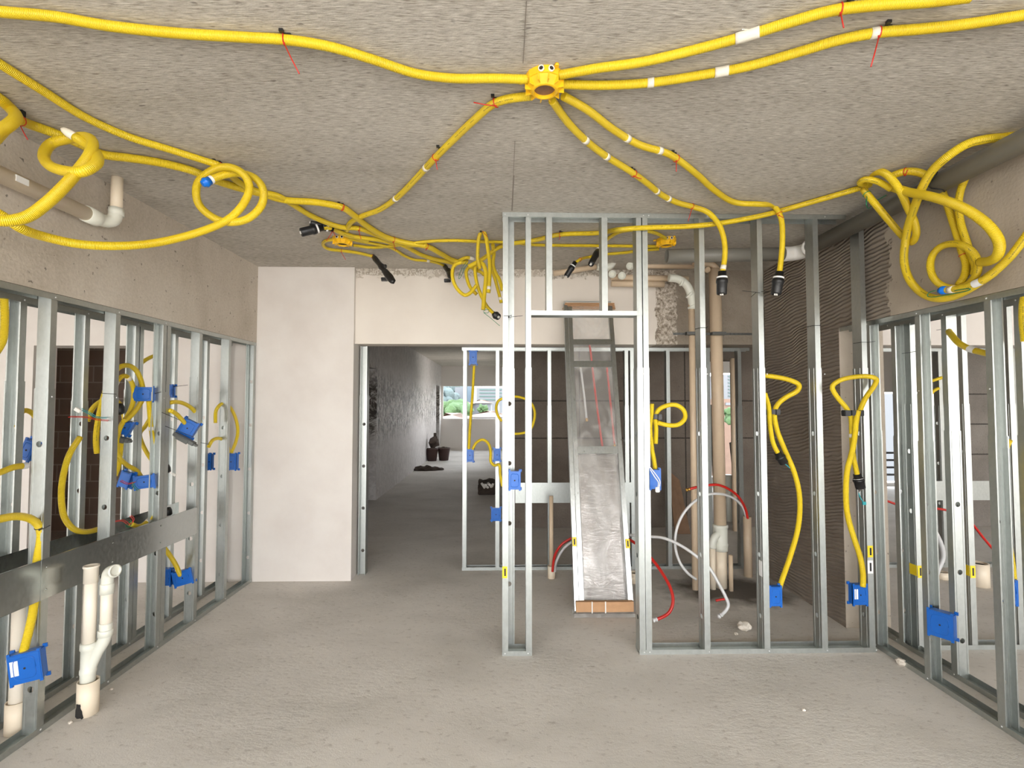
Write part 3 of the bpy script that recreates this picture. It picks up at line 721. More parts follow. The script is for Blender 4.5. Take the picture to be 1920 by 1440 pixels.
# --- long run across the partition
conduit('yellow conduit crossing the whole partition top from the coils by the grey pipe', [(1672, 355, 2.62), (1645, 340, 2.64), (1620, 336, 2.68), (1612, 343, 2.72), (1630, 347, 2.8), (1604, 355, 'c'), (1560, 368), (1500, 385), (1450, 399, 3.17), (1400, 410, 3.19), (1340, 420, 3.20), (1280, 425, 3.21), (1210, 427, 3.22), (1165, 430, 3.30), (1120, 437, 'c'), (1050, 440), (1000, 451), (960, 457), (935, 464), (918, 476, 3.9), (903, 487, 3.9), (890, 494, 3.9), (878, 500, 3.9)],
        ties=[(1050, 440, 1048, 450)], clips=[(1053, 434)])
conduit('thin yellow conduit looping from the right hand small ceiling box to a connector', [(1250, 448), (1232, 438), (1212, 433), (1190, 431), (1165, 434), (1145, 444), (1132, 455), (1125, 464)], r=.0125, ends=[('black', 'b', (1107, 497, 3.75))])
conduit('straight thin yellow conduit joining the two small ceiling boxes', [(1234, 462), (1140, 461), (1040, 460), (1000, 459), (960, 455), (900, 453), (850, 451), (800, 453), (745, 460), (700, 464), (662, 460)], r=.012)
conduit('thin yellow conduit ending in a drooping connector over the door opening', [(1236, 467), (1200, 470), (1170, 474), (1135, 477), (1105, 482), (1085, 488, 4.0), (1077, 494, 4.0)], r=.012, ties=[(1088, 487, 1088, 491)], ends=[('black', 'b', (1060, 521, 4.0))])
# --- left ceiling group
conduit('yellow conduit running diagonally off the left ceiling into the small box tangle', [(-40, 94), (0, 120), (80, 170), (160, 220), (240, 256), (320, 281), (380, 300), (415, 312), (445, 340), (480, 358), (520, 367), (548, 383), (590, 408), (640, 426), (670, 428), (700, 438), (730, 450), (760, 462), (790, 478), (815, 486), (840, 491), (856, 496)], r=.0174,
        ties=[(412, 311, 415, 306), (672, 428, 677, 448)], clips=[(416, 302)])
conduit('thick yellow conduit tied at the far corner knot and running to the tangle', [(-30, 285, 2.0), (0, 252, 2.05), (28, 226, 2.1), (60, 235, 'c'), (100, 249), (150, 270), (190, 289), (240, 296), (300, 305), (360, 320), (400, 337), (440, 350), (493, 364), (533, 375), (590, 379), (622, 384), (642, 389), (665, 405), (690, 425), (727, 446), (765, 456), (800, 462), (827, 476), (852, 489), (877, 492)], r=.0205,
        ties=[(36, 226, 52, 262), (642, 389, 645, 385), (800, 462, 798, 470), (738, 452, 742, 470)], clips=[(645, 383), (40, 222)])
conduit('short thick yellow conduit end hooking in from the top left edge', [(-30, 168), (0, 186), (18, 202), (30, 220, 2.0), (20, 232, 1.95), (-5, 250, 1.9), (-35, 292, 1.8)], r=.0223)
conduit('knotted yellow conduit with a white wire tip in the near corner', [(-40, 405, 1.75), (0, 414, 1.78), (45, 409, 1.82), (85, 383, 1.86), (118, 352, 1.9), (145, 322, 1.95), (167, 292, 2.0), (174, 268, 2.05), (160, 257, 2.12), (130, 260, 2.15), (98, 268, 2.15), (83, 287, 2.1), (90, 308, 2.02), (118, 320, 1.96), (155, 322, 1.93), (180, 308, 1.97), (178, 285, 2.06), (158, 268, 2.1), (142, 258, 2.1)], r=.0205,
        ends=[('white', 'b')])
conduit('yellow conduit sagging low under the beam and coiling twice to a blue plug', [(-40, 385, 1.9), (0, 402, 1.95), (35, 426, 2.0), (80, 443, 2.1), (150, 458, 2.2), (230, 461, 2.3), (300, 454, 2.4), (380, 433, 2.5), (430, 410, 2.52), (458, 380, 2.52), (468, 350, 2.52), (455, 325, 2.52), (425, 313, 2.55), (393, 322, 2.58), (370, 345, 2.58), (370, 377, 2.58), (392, 403, 2.56), (427, 417, 2.54), (465, 410, 2.53), (490, 386, 2.53), (494, 357, 2.55), (478, 334, 2.58), (450, 325, 2.60), (425, 327, 2.58), (402, 334, 2.55), (390, 340, 2.53)], r=.0192,
        ends=[('blue', 'b')], tag=[(393, 338)])
conduit('yellow conduit looping round the left hand small ceiling box to a limp black end', [(628, 449, 'c'), (612, 451), (606, 460), (616, 467), (640, 470), (670, 474), (700, 481)], r=.0125, ties=[(641, 470, 648, 487), (705, 481, 709, 495)], ends=[('blob', 'b', (738, 530, 3.95))])
conduit('yellow conduit leaving two black connectors above the white pillar', [(622, 428, 'c'), (650, 441), (680, 446), (712, 450), (745, 458), (775, 460), (800, 459)], r=.016, ties=[(622, 430, 612, 452), (625, 430, 629, 443)], ends=[('black', 'a', (578, 415, 3.45))])
conduit('short yellow conduit with a black connector pointing at the left beam', [(690, 452), (664, 444), (640, 436), (617, 427, 3.5), (602, 427, 3.48)], r=.016, ends=[('black', 'b', (560, 437, 3.42))])
conduit('yellow conduit drooping from the small box group to connectors over the white beam', [(650, 447), (690, 455), (725, 462), (742, 469), (757, 479), (777, 487), (800, 489), (820, 493), (834, 499)], r=.0115, ends=[('blob', 'b', (848, 522, 4.2))], tape=[(802, 489, 1)])
# --- hanging tangle
K = 3.85
conduit('hanging yellow conduit bight at the left of the tangle by the partition', [(866, 492, K), (853, 496), (848, 510), (851, 530), (860, 545), (873, 554), (884, 547), (893, 535)], r=.0144)
conduit('tall narrow yellow conduit loop tied to the ceiling in the tangle', [(900, 503, K), (896, 486, 3.8), (896, 469, 3.75), (898, 446, 3.7), (905, 430, 3.63), (911, 444, 3.66), (915, 469, 3.7), (918, 492, 3.74), (918, 522, 3.76), (916, 549, 3.76)], r=.0144, ties=[(905, 431, 914, 444)], clips=[(907, 424)], tape=[(915, 540, 1)])
conduit('yellow conduit hanging lowest in the tangle with a green wire tail', [(893, 492, K), (904, 493), (910, 505), (911, 525), (908, 553), (906, 581)], r=.0167)
conduit('yellow conduit curving to a black cap beside the partition corner stud', [(896, 490, 3.95), (891, 503), (892, 520), (897, 541), (905, 560), (914, 576), (928, 590)], r=.0144, ends=[('black', 'b', (937, 596, 3.92))])
conduit('inner yellow conduit bight of the tangle', [(897, 507, 4.0), (882, 500), (874, 508), (876, 524), (883, 541), (894, 552)], r=.0144)
conduit('short crossing yellow conduit in the middle of the tangle', [(880, 500, 4.05), (892, 506), (902, 510), (908, 516)], r=.0138)
conduit('yellow conduit bight hanging close behind the partition corner', [(924, 459, 'c'), (926, 476, 3.95), (924, 495, 3.95), (928, 510, 3.95), (936, 524, 3.95), (942, 545, 3.95)], r=.0155)
conduit('outermost drooping yellow conduit leg behind the partition corner stud', [(917, 492, 4.1), (924, 510), (930, 530), (936, 552), (940, 568)], r=.0138, tape=[(938, 560, 1)])
conduit('small taped yellow conduit end lying on top of the tangle', [(862, 488, 'c'), (875, 483), (888, 485)], r=.0144, tape=[(886, 485, 2)])
bm = BM(); wire(bm, [at_y(*p, K-.03) for p in ((906, 584), (914, 579), (918, 582), (913, 588), (906, 585), (922, 598), (937, 611))], .0022)
solo('wire_tail', bm, 'green_wire', 'loose green wire tail under the lowest hanging conduit of the tangle', 'wire', at_y(906, 584, K-.03), smooth=True)
bm = BM(); wire(bm, [at_y(*p, K+.1) for p in ((875, 490), (868, 500), (862, 512), (860, 524), (864, 520), (870, 505), (878, 492))], .0022)
solo('wire_tail', bm, 'green_wire', 'bunched green wire at the top left of the tangle', 'wire', at_y(875, 490, K+.1), smooth=True)
# --- right coils
def rx(v): return ('x', v)
conduit('big yellow conduit loop hung over the grey pipe and under the coils', [(1905, 255, rx(2.40)), (1877, 258, rx(2.36)), (1850, 261, rx(2.28)), (1813, 270, rx(2.20)), (1776, 294, rx(2.15)), (1747, 321, rx(2.15)), (1729, 352, rx(2.17)), (1714, 390, rx(2.22)), (1702, 427, rx(2.28)), (1697, 456, rx(2.32)), (1695, 490, rx(2.36)), (1703, 520, rx(2.40)), (1719, 542, rx(2.42)), (1740, 556, rx(2.42)), (1764, 560, rx(2.42)), (1790, 555, rx(2.43)), (1815, 543, rx(2.43)), (1838, 529, rx(2.44)), (1862, 512, rx(2.44))], r=.0206)
conduit('yellow conduit with a blue plug and green wire coming in at the right edge', [(1960, 395, rx(2.36)), (1920, 448, rx(2.36)), (1899, 476, rx(2.36)), (1880, 496, rx(2.37)), (1855, 518, rx(2.37)), (1836, 529, rx(2.37)), (1817, 536, rx(2.37)), (1799, 541, rx(2.37)), (1784, 543, rx(2.37)), (1772, 544, rx(2.37))], r=.0180, ends=[('blue', 'b')], tag=[(1836, 529)], tape=[(1785, 543, 1)])
conduit('small round yellow conduit ring hanging on the beam under the grey pipe', [(1800, 541, rx(2.44)), (1772, 538, rx(2.42)), (1752, 524, rx(2.41)), (1744, 500, rx(2.40)), (1749, 477, rx(2.40)), (1765, 462, rx(2.40)), (1790, 457, rx(2.40)), (1813, 464, rx(2.40)), (1829, 480, rx(2.41)), (1834, 500, rx(2.42)), (1829, 518, rx(2.44)), (1818, 531, rx(2.45)), (1795, 540, rx(2.46))], r=.0180)
conduit('yellow conduit coming from behind the grey pipe, nearer the partition of the pair', [(1764, 352, rx(2.42)), (1772, 372, rx(2.43)), (1783, 405, rx(2.45)), (1794, 440, rx(2.46)), (1803, 470, rx(2.46)), (1811, 495, rx(2.465)), (1808, 518, rx(2.465)), (1797, 534, rx(2.465))], r=.0173, ties=[(1806, 477)])
conduit('yellow conduit coming from behind the grey pipe, nearer the camera of the pair', [(1812, 330, rx(2.41)), (1801, 357, rx(2.42)), (1797, 385, rx(2.44)), (1801, 417, rx(2.45)), (1811, 450, rx(2.46)), (1821, 480, rx(2.465)), (1829, 500, rx(2.466)), (1826, 515, rx(2.466))], r=.0173)
conduit('wide yellow conduit bight crossing below the grey pipe', [(1670, 350, rx(2.14)), (1703, 360, rx(2.14)), (1747, 369, rx(2.14)), (1785, 381, rx(2.16)), (1822, 399, rx(2.2)), (1857, 427, rx(2.25)), (1874, 456, rx(2.3)), (1871, 478, rx(2.33)), (1854, 490, rx(2.36)), (1838, 491, rx(2.38))], r=.0219)
conduit('folded yellow conduit hanging beside the big loop near the partition', [(1622, 352, rx(2.10)), (1627, 334, rx(2.08)), (1638, 324, rx(2.06)), (1656, 323, rx(2.06)), (1673, 337, rx(2.08)), (1688, 358, rx(2.12)), (1701, 387, rx(2.2)), (1714, 415, rx(2.28)), (1718, 438, rx(2.33)), (1711, 454, rx(2.36)), (1700, 450, rx(2.38)), (1690, 440, rx(2.34)), (1663, 409, rx(2.22)), (1635, 375, rx(2.10)), (1619, 356, rx(2.08))], r=.0186, ties=[(1626, 362, 1624, 385, 'green_wire')])
conduit('short yellow conduit arch tied to the ceiling above the grey pipe', [(1668, 332, rx(2.12)), (1690, 323, rx(2.14)), (1705, 321, rx(2.16)), (1722, 323, rx(2.18)), (1742, 331, rx(2.2))], r=.0193, ties=[(1696, 322, 1702, 318)])
bm = BM(); wire(bm, [at_x(*p, 2.345) for p in ((1755, 545), (1742, 548), (1737, 555), (1748, 557), (1775, 553), (1815, 545), (1822, 542), (1815, 541), (1790, 545))], .0024)
solo('wire_tail', bm, 'green_wire', 'green wire folded back along the conduit with the blue plug', 'wire', at_x(1755, 545, 2.345), smooth=True)
bm = BM(); wire(bm, [at_x(*p, 2.15) for p in ((1625, 360), (1624, 378), (1628, 392), (1638, 380), (1662, 366))], .0022)
solo('wire_tail', bm, 'green_wire', 'green wire tail at the start of the coils beside the grey pipe', 'wire', at_x(1625, 360, 2.15), smooth=True)

# --- ceiling boxes
def ceiling_box(label, px, py, s, hole='brown_inside', knock=None):
    hgt = .055*s; c = at_z(px, py, H-hgt); R = .079*s; t = thing('junction_box', label, 'junction box', (c.x, c.y, H))
    bm = BM(); n = 12
    prof = [(0, R), (hgt*.48, R*.99), (hgt*.5, R*.93), (hgt*.93, R*.70), (hgt, R*.66), (hgt*1.03, R*.60), (hgt*1.03, R*.53), (hgt*.3, R*.5)]
    top = Vector((c.x, c.y, H-.0005)); Rr = []
    for s_, r_ in prof: Rr.append([bm.verts.new(top + Vector((math.cos(2*PI*k/24+.13)*r_*(1 if k % 2 == 0 or r_ < R*.65 else .972), math.sin(2*PI*k/24+.13)*r_*(1 if k % 2 == 0 or r_ < R*.65 else .972), -s_))) for k in range(24)])
    for i in range(len(Rr)-1):
        for k in range(24): bm.faces.new((Rr[i][k], Rr[i][(k+1) % 24], Rr[i+1][(k+1) % 24], Rr[i+1][k]))
    for k in range(12):     # ribs
        an = 2*PI*k/12+.13; ca, sa = math.cos(an), math.sin(an)
        mt = Matrix.Translation(top) @ Matrix.Rotation(an, 4, 'Z'); box(bm, R*.60, R*.98, -.0015, .0015, -hgt*.95, -hgt*.45, mt)
    part('body', bm, 'orange_plastic', t)
    bm = BM(); lathe(bm, top+Vector((0, 0, -hgt*.72)), (0, 0, -1), [(0, R*.545), (.003, R*.54)], 24); part('inside', bm, hole, t, label='brown inside of the open box')
    bm = BM()
    for an in (1.05, 2.95, 5.15):
        mt = Matrix.Translation(top) @ Matrix.Rotation(an if an < 4 else an, 4, 'Z'); box(bm, R*.96, R*1.2, -.006, .006, -.008, 0, mt, bev=.002); lathe(bm, mt @ Vector((R*1.18, 0, -.004)), (0, 0, -1), [(-.003, .008), (.007, .008)], 12)
    part('mounting_ear', bm, 'orange_plastic', t)
    for sx_ in (-1, 1):
        an = -PI/2 + sx_*.24; dr = Vector((math.cos(an), math.sin(an), -.05)).normalized(); q = top+Vector((math.cos(an), math.sin(an), 0))*R*.985+Vector((0, 0, -hgt*.26))
        bm = BM(); lathe(bm, q, dr, [(0, .0115*s), (.007*s, .0115*s), (.007*s, .008*s), (.003*s, .008*s)], 16, cap=False); o = part('knockout', bm, 'tape', t)
        bm = BM(); lathe(bm, q, dr, [(.002*s, .0082*s), (.0045*s, .008*s)], 12); part('hole', bm, 'dark_hole', o)
    return t
ceiling_box('large yellow round junction box in the middle of the ceiling', 1021, 172, 1.0)
ceiling_box('small yellow junction box on the ceiling near the left tangle of conduits', 642, 459, .95, 'dark_hole')
ceiling_box('small yellow junction box on the ceiling behind the partition top', 1249, 461, .95)

# ------------------------------------------------------------------ blue electrical boxes
def blue_box(label, c, nrm, w_=.075, h_=.11, d_=.045, roll=0.0, deco=True, tilt=0, sk='white'):
    """nrm: direction the closed back faces; w_ across, h_ up"""
    n = Vector(nrm).normalized(); up = Vector((0, 0, 1)); u = up.cross(n).normalized(); v = n.cross(u).normalized()
    R_ = Matrix.Rotation(roll, 3, n); u = R_ @ u; v = R_ @ v
    mt = Matrix((u, v, n)).transposed().to_4x4(); mt.translation = Vector(c)
    t = thing('electrical_box', label, 'electrical box', c)
    bm = BM(); box(bm, -w_/2, w_/2, -h_/2, h_/2, -d_, 0, mt, bev=.004)
    for sx_ in (-1, 1):
        for sy_ in (-1, 1): box(bm, sx_*w_/2-.009, sx_*w_/2+.009, sy_*h_/2-.009, sy_*h_/2+.009, -d_-.001, -d_+.007, mt)
        box(bm, sx_*(w_/2-.006)-.006, sx_*(w_/2-.006)+.006, -h_/2-.008, h_/2+.008, -.012, -.002, mt)
    part('body', bm, 'blue_plastic', t)
    if deco:
        bm = BM(); a_, b_ = w_*.33, h_*.36; ring = []
        for k in range(28):
            th = 2*PI*k/28; cx, sy = math.cos(th), math.sin(th); p_ = .45
            ring.append(mt @ Vector((a_*math.copysign(abs(cx)**p_, cx), b_*math.copysign(abs(sy)**p_, sy), .0)))
        ring.append(ring[0]); rings(bm, ring, .0022, 6); part('moulded_ring', bm, 'blue_plastic', t)
        bm = BM(); lathe(bm, mt @ Vector((0, 0, -.001)), n, [(0, .005), (.0018, .005)], 12); part('screw_hole', bm, 'dark_hole', t)
    if sk == 'label':
        bm = BM(); box(bm, -w_*.42, -w_*.18, -h_*.2, h_*.3, .0005, .0012, mt); part('label_sticker', bm, 'sticker_white', t)
    return t
cy = (0, -1, 0)
blue_box('bright blue box with oval moulding on the partition corner stud', at_y(965, 901, YP-.012), cy, .078, .118, .045)
blue_box('blue box with dangling white wires beside the double partition studs', at_y(1229, 899, 3.24), cy, .075, .125, .045, deco=False)
blue_box('blue box at the foot of the conduit in the fourth partition bay', at_y(1455, 1119, 3.26), cy, .085, .125, .045)
blue_box('blue box with white labels at the partition end studs near the floor', at_y(1614, 1116, YP+.0), cy, .10, .13, .05, sk='label')
blue_box('small blue box under the top track of the wet room frame', at_y(887, 670, YK), cy, .075, .135, .04)
blue_box('small blue box where two conduits start on the first thin stud', at_y(881, 854, YK), cy, .075, .125, .04)
blue_box('small blue box half hidden by the partition corner, under a curved conduit', at_y(932, 853, YK-.01), cy, .07, .125, .04)
blue_box('small blue box low in the dark doorway beside the partition corner', at_y(930, 965, YK-.02), cy, .095, .125, .04)
# on the left rows
def lb(px, py, X): return at_x(px, py, X)
blue_box('blue box under the twin conduit arches between the left stud rows', lb(268, 739, -2.40), (.25, -1, 0), .125, .095, .05)
blue_box('small blue box behind the doubled stud of the left row, beside a thin wire', lb(317, 733, -2.50), cy, .05, .085, .04)
blue_box('tilted dark blue box with a grey cover behind the left studs', lb(234, 802, -2.45), (.3, -1, 0), .07, .09, .045, roll=-.45)
blue_box('blue box with loose coloured wires above the left steel strip', lb(270, 904, -2.38), (.25, -1, 0), .125, .085, .05, roll=.1)
blue_box('dark blue box behind the one with loose coloured wires', lb(232, 900, -2.50), cy, .07, .10, .045, roll=-.3, deco=False)
blue_box('tilted blue box hanging with a large grey cover between left studs', lb(351, 803, -2.25), (.2, -1, 0), .11, .115, .045, roll=-.5)
blue_box('blue box under the small conduit loop at the far left studs', lb(433, 866, -2.34), cy, .085, .14, .05)
blue_box('narrow blue box seen edge on between the far left studs', lb(392, 866, -2.50), cy, .035, .13, .045)
blue_box('blue box under a short conduit below the left steel strip', lb(342, 1084, -2.34), (.3, -1, 0), .125, .105, .05, roll=.22)
blue_box('blue box behind the doubled stud below the left steel strip', lb(309, 1083, -2.46), cy, .085, .12, .05)
blue_box('large blue box with a white label low beside the nearest left stud', lb(46, 1253, -2.27), (.35, -1, 0), .125, .14, .055, roll=.12, sk='label')
blue_box('small blue box with a white wire behind the nearest left studs', lb(49, 844, -2.55), cy, .06, .11, .045, roll=-.35)
blue_box('big blue box mounted sideways on the right hand stud row near the floor', lb(1762, 1172, 2.50), (-.9, -.55, 0), .12, .145, .06, roll=0)
blue_box('dark blue box at the foot of a conduit near the right edge', lb(1897, 1112, 2.58), (-.4, -1, 0), .055, .115, .05)
for nm, px, py, X, rl, sz, lab in (('cover', 346, 823, -2.235, -.5, .16, 'big grey plastic cover hanging under the tilted blue box'), ('cover', 231, 824, -2.44, -.25, .085, 'small grey plastic cover under the tilted dark blue box')):
    p = lb(px, py, X); mt = Matrix.Translation(p) @ Matrix.Rotation(-rl, 4, 'Y'); bm = BM(); box(bm, -sz/2, sz/2, -.02, .02, -.013, .013, mt, bev=.003); box(bm, -sz*.3, sz*.25, -.024, -.018, -.02, .008, mt); box(bm, sz*.4, sz*.62, -.012, .012, -.008, .006, mt)
    solo('box_cover', bm, 'grey_plastic', lab, 'cover', p)
bm = BM(); wire(bm, [at_y(*p, 3.17) for p in ((1219, 880), (1228, 895), (1235, 905), (1233, 915))], .003); wire(bm, [at_y(*p, 3.17) for p in ((1219, 876), (1230, 890), (1238, 903), (1236, 914))], .003)
p = at_y(1233, 917, 3.17); box(bm, p.x-.013, p.x+.012, p.y-.008, p.y+.008, p.z-.02, p.z+.012, bev=.003)
solo('wire_pair', bm, 'white_plastic', 'pair of white wires dangling over the blue box by the double studs', 'wire', at_y(1228, 895, 3.17))
# conduits on the back frame and corridor side
conduit('thin straight yellow conduit between the upper and lower blue boxes of the dark doorway', [(889, 686, YK+.01), (886, 740), (882, 790), (879, 842)], r=.0135)
conduit('yellow conduit arching between the two lower blue boxes of the dark doorway', [(886, 843, YK), (893, 830), (905, 824), (916, 832), (920, 850), (920, 866), (927, 873), (936, 871, YK-.04), (938, 890), (942, 912)], r=.0135)
conduit('yellow conduit ring behind the partition corner stud', [(941, 790, YK-.05), (934, 780), (930, 765), (934, 752), (950, 745), (972, 744), (992, 752), (1002, 768), (1001, 790), (993, 807), (975, 813), (955, 813)], r=.0125)
# --- partition bays
conduit('yellow conduit side loop beside the double partition studs ending in a blue box', [(1222, 757, 3.30), (1221, 780), (1219, 800), (1222, 840), (1226, 862), (1229, 882)], r=.0152)
conduit('yellow conduit ear loop clipped beside the double partition studs', [(1229, 832, 3.345), (1230, 800), (1228, 785), (1233, 770), (1248, 761), (1267, 759), (1282, 769), (1285, 783), (1273, 796), (1250, 797), (1232, 792)], r=.0152)
conduit('yellow conduit wing loop in the fourth partition bay dropping to a blue box', [(1432, 704, 3.345), (1456, 707), (1482, 713), (1499, 722), (1496, 732), (1475, 744), (1458, 758), (1452, 774), (1456, 803), (1470, 840), (1489, 885), (1499, 930), (1497, 985), (1481, 1045), (1467, 1085), (1461, 1104)], r=.0165)
conduit('short yellow conduit with a black connector in the fourth partition bay', [(1434, 737, 3.31), (1441, 762), (1444, 800), (1450, 832), (1460, 852)], r=.0152, ends=[('black', 'b', (1472, 872, 3.31))])
conduit('yellow conduit wing loop at the partition end turning down to a black connector', [(1610, 775, 3.20), (1622, 748), (1640, 722), (1644, 711), (1630, 706), (1600, 707), (1573, 714), (1560, 725), (1568, 742), (1586, 764), (1595, 780), (1597, 810), (1599, 850), (1608, 893)], r=.0152, ends=[('black', 'b', (1615, 920, 3.2))], tape=[(1597, 816, 1)])
conduit('yellow conduit snaking down the partition end studs to the labelled blue box', [(1609, 770, 3.165), (1605, 790), (1603, 815), (1597, 850), (1589, 880), (1586, 920), (1589, 965), (1600, 1005), (1613, 1045), (1618, 1075), (1618, 1100)], r=.0165)
def clip_bar(px0, px1, py, Y, label):
    a_, b_ = at_y(px0, py, Y), at_y(px1, py, Y); bm = BM(); n = 3; w_ = (b_.x-a_.x)/n
    for k in range(n): box(bm, a_.x+w_*k+.002, a_.x+w_*(k+1)-.002, Y-.022, Y+.02, a_.z-.018+.004*(k % 2), a_.z+.02, bev=.003)
    box(bm, a_.x, b_.x, Y-.004, Y+.004, a_.z-.006, a_.z+.006)
    solo('conduit_clip', bm, 'black_plastic', label, 'clip', a_)
clip_bar(1216, 1240, 782, 3.32, 'black double clip holding the ear loop beside the double studs')
clip_bar(1434, 1461, 773, 3.33, 'black clip holding the wing loop in the fourth partition bay')
clip_bar(1580, 1617, 775, 3.18, 'black clip holding the wing loop at the partition end')
bm = BM(); wire(bm, [at_y(*p, 3.19) for p in ((1610, 924), (1612, 932), (1618, 940))], .003); p = at_y(1620, 943, 3.19); box(bm, p.x-.01, p.x+.012, p.y-.005, p.y+.005, p.z-.012, p.z+.008)
solo('wire_tail', bm, 'teal_wire', 'teal wire tail below the connector at the partition end', 'wire', at_y(1612, 932, 3.19))
bm = BM(); wire(bm, [at_y(*p, 3.31) for p in ((1470, 868), (1476, 873), (1481, 878))], .003)
solo('wire_tail', bm, 'teal_wire', 'teal wire tail below the connector in the fourth bay', 'wire', at_y(1476, 873, 3.31))
# --- left row conduits
def l(px, py, X=None): return (px, py, ('x', X)) if X else (px, py)
A = -2.43
conduit('outer yellow conduit arch over the blue box between the left stud rows', [(182, 850, ('x', A)), (180, 820), (190, 760), (205, 715), (222, 690), (240, 685), (255, 694), (264, 712), (268, 728)], r=.0154)
conduit('inner taped yellow conduit arch between the left stud rows', [(219, 830, ('x', -2.46)), (214, 790), (212, 750), (219, 716), (233, 704), (246, 715), (251, 738), (248, 760), (240, 778), (226, 800), (219, 828), (222, 855), (238, 872), (256, 882), (264, 893)], r=.0143, tape=[(243, 708, 1), (219, 718, 1)])
conduit('yellow conduit hanging from the arched blue box and curling at the steel strip', [(279, 752, ('x', -2.36)), (282, 790), (287, 830), (294, 870), (296, 910), (290, 950), (279, 975), (262, 987), (246, 983)], r=.0143, tape=[(280, 803, 1), (278, 978, 1)])
conduit('yellow conduit crossing below the arches behind the left studs', [(266, 752, ('x', -2.42)), (256, 768), (240, 785), (232, 790)], r=.0143)
conduit('large yellow conduit bow between the two nearest left stud rows', [(150, 820, ('x', -2.46)), (131, 850), (119, 890), (115, 930), (121, 970), (140, 993), (165, 997), (185, 992)], r=.0154)
conduit('yellow conduit arc crossing the dark opening behind the left studs', [(164, 790, ('x', -2.60)), (172, 768), (190, 752), (212, 748), (230, 765), (233, 785)], r=.0143)
conduit('yellow conduit bow behind the left studs below the tilted box', [(228, 820, ('x', -2.48)), (226, 850), (221, 880), (216, 892)], r=.0133)
conduit('outer yellow conduit arch over the tilted blue box in the left row', [(296, 772, ('x', -2.42)), (306, 762, ('x', -2.38)), (318, 755, ('x', -2.31)), (340, 755), (362, 768), (374, 790), (372, 806)], r=.0143)
conduit('inner yellow conduit running into the tilted blue box in the left row', [(294, 776, ('x', -2.42)), (306, 771, ('x', -2.38)), (320, 770, ('x', -2.27)), (333, 778), (342, 788), (349, 796)], r=.0143)
conduit('yellow conduit loop at the far left studs above a blue box', [(404, 793, ('x', -2.33)), (405, 770), (416, 757), (430, 762), (442, 785), (446, 810), (441, 832), (434, 848)], r=.0133)
conduit('lower yellow conduit hook between the far left studs', [(391, 838, ('x', -2.33)), (398, 826), (412, 822), (425, 832), (430, 848)], r=.0133)
conduit('short yellow conduit from the steel strip down to its blue box', [(300, 1018, ('x', -2.36)), (316, 1038), (330, 1060), (338, 1079)], r=.0154)
conduit('yellow conduit hoop passing behind the left steel strip to the largest blue box', [(-40, 985, ('x', -2.304)), (0, 973), (35, 968), (62, 975), (76, 992), (76, 1015), (70, 1050), (66, 1100), (63, 1140), (55, 1180), (46, 1215), (42, 1232)], r=.018, ties=[(74, 990, 94, 985, 'black_wire')])
conduit('yellow conduit stub coming in at the left edge at mid height', [(-40, 893, ('x', -2.45)), (0, 886), (25, 876), (50, 873)], r=.0154, tag=[(48, 873)])
conduit('yellow conduit loop at the left edge just below the beam track', [(8, 560, ('x', -2.42)), (9, 600), (5, 640), (-10, 665)], r=.0154)
conduit('small yellow conduit arc in the dark opening at the left', [(28, 800, ('x', -2.64)), (34, 780), (45, 769), (60, 774), (74, 792)], r=.0138)
conduit('yellow conduit piece between far left studs behind the hanging conduit', [(305, 668, ('x', -2.62)), (292, 667), (278, 672), (262, 684), (250, 705)], r=.0138)
conduit('yellow conduit zigzag seen through the bay right of the arched box', [(283, 782, ('x', -2.62)), (272, 800), (262, 812), (266, 830), (276, 850), (284, 862)], r=.0143)
# wires on the left
for pts, mt_, lb_ in (
    (((150, 768), (165, 775), (180, 783), (200, 784)), 'teal_wire', 'teal wire running from the white plug behind the nearest left studs'),
    (((128, 782), (160, 783), (185, 788), (215, 790)), 'red_tie', 'thin red wire crossing behind the nearest left studs'),
    (((212, 979), (230, 977), (243, 985), (250, 975), (243, 968)), 'red_tie', 'red wires curling just above the left steel strip'),
    (((235, 985), (240, 990), (246, 984), (242, 978)), 'green_wire', 'green wire curl just above the left steel strip'),
    (((312, 970), (320, 982), (334, 990)), 'red_tie', 'red wires hanging over the far end of the left steel strip'),
    (((225, 902), (238, 908), (252, 905)), 'red_tie', 'bare red wires in front of the blue box above the strip'),
    (((246, 905), (252, 915), (258, 920)), 'green_wire', 'green wire stub in front of the blue box above the strip')):
    bm = BM(); P_ = [at_x(p[0], p[1], -2.31) for p in pts]; wire(bm, P_, .0022); wire(bm, [q+Vector((.004, .006, .005)) for q in P_], .0018)
    solo('loose_wire', bm, mt_, lb_, 'wire', P_[0], smooth=True)
for px, py, sz, lb_, mt_ in ((146, 769, .02, 'white plug on a teal wire behind the nearest left studs', 'white_plastic'), (338, 993, .022, 'white plug on red wires over the steel strip', 'white_plastic'), (326, 890, .018, 'white plug hanging from a black cap in the far left bay', 'white_plastic')):
    p = at_x(px, py, -2.30); bm = BM(); box(bm, -sz*.8, sz*.8, -sz*.4, sz*.4, -sz*.45, sz*.45, Matrix.Translation(p) @ Matrix.Rotation(.5, 4, 'Y'), bev=.002); solo('wire_plug', bm, mt_, lb_, 'plug', p)
for px, py, lb_, sz in ((310, 880, 'black conduit cap above the steel strip in the far left bay', .028), (312, 960, 'black conduit cap at the end of the left steel strip', .03), (221, 768, 'black connector under the arches between the left studs', .032), (226, 690+248//4*0+0, 'x', 0)):
    if not sz: continue
    p = at_x(px, py, -2.40); bm = BM(); lathe(bm, p+Vector((0, 0, sz)), (.3, -.1, -1), [(0, sz*.8), (sz*.8, sz), (sz*1.8, sz*.9), (sz*2, sz*.5)], 16); solo('connector_cap', bm, 'black_plastic', lb_, 'connector', p, smooth=True)
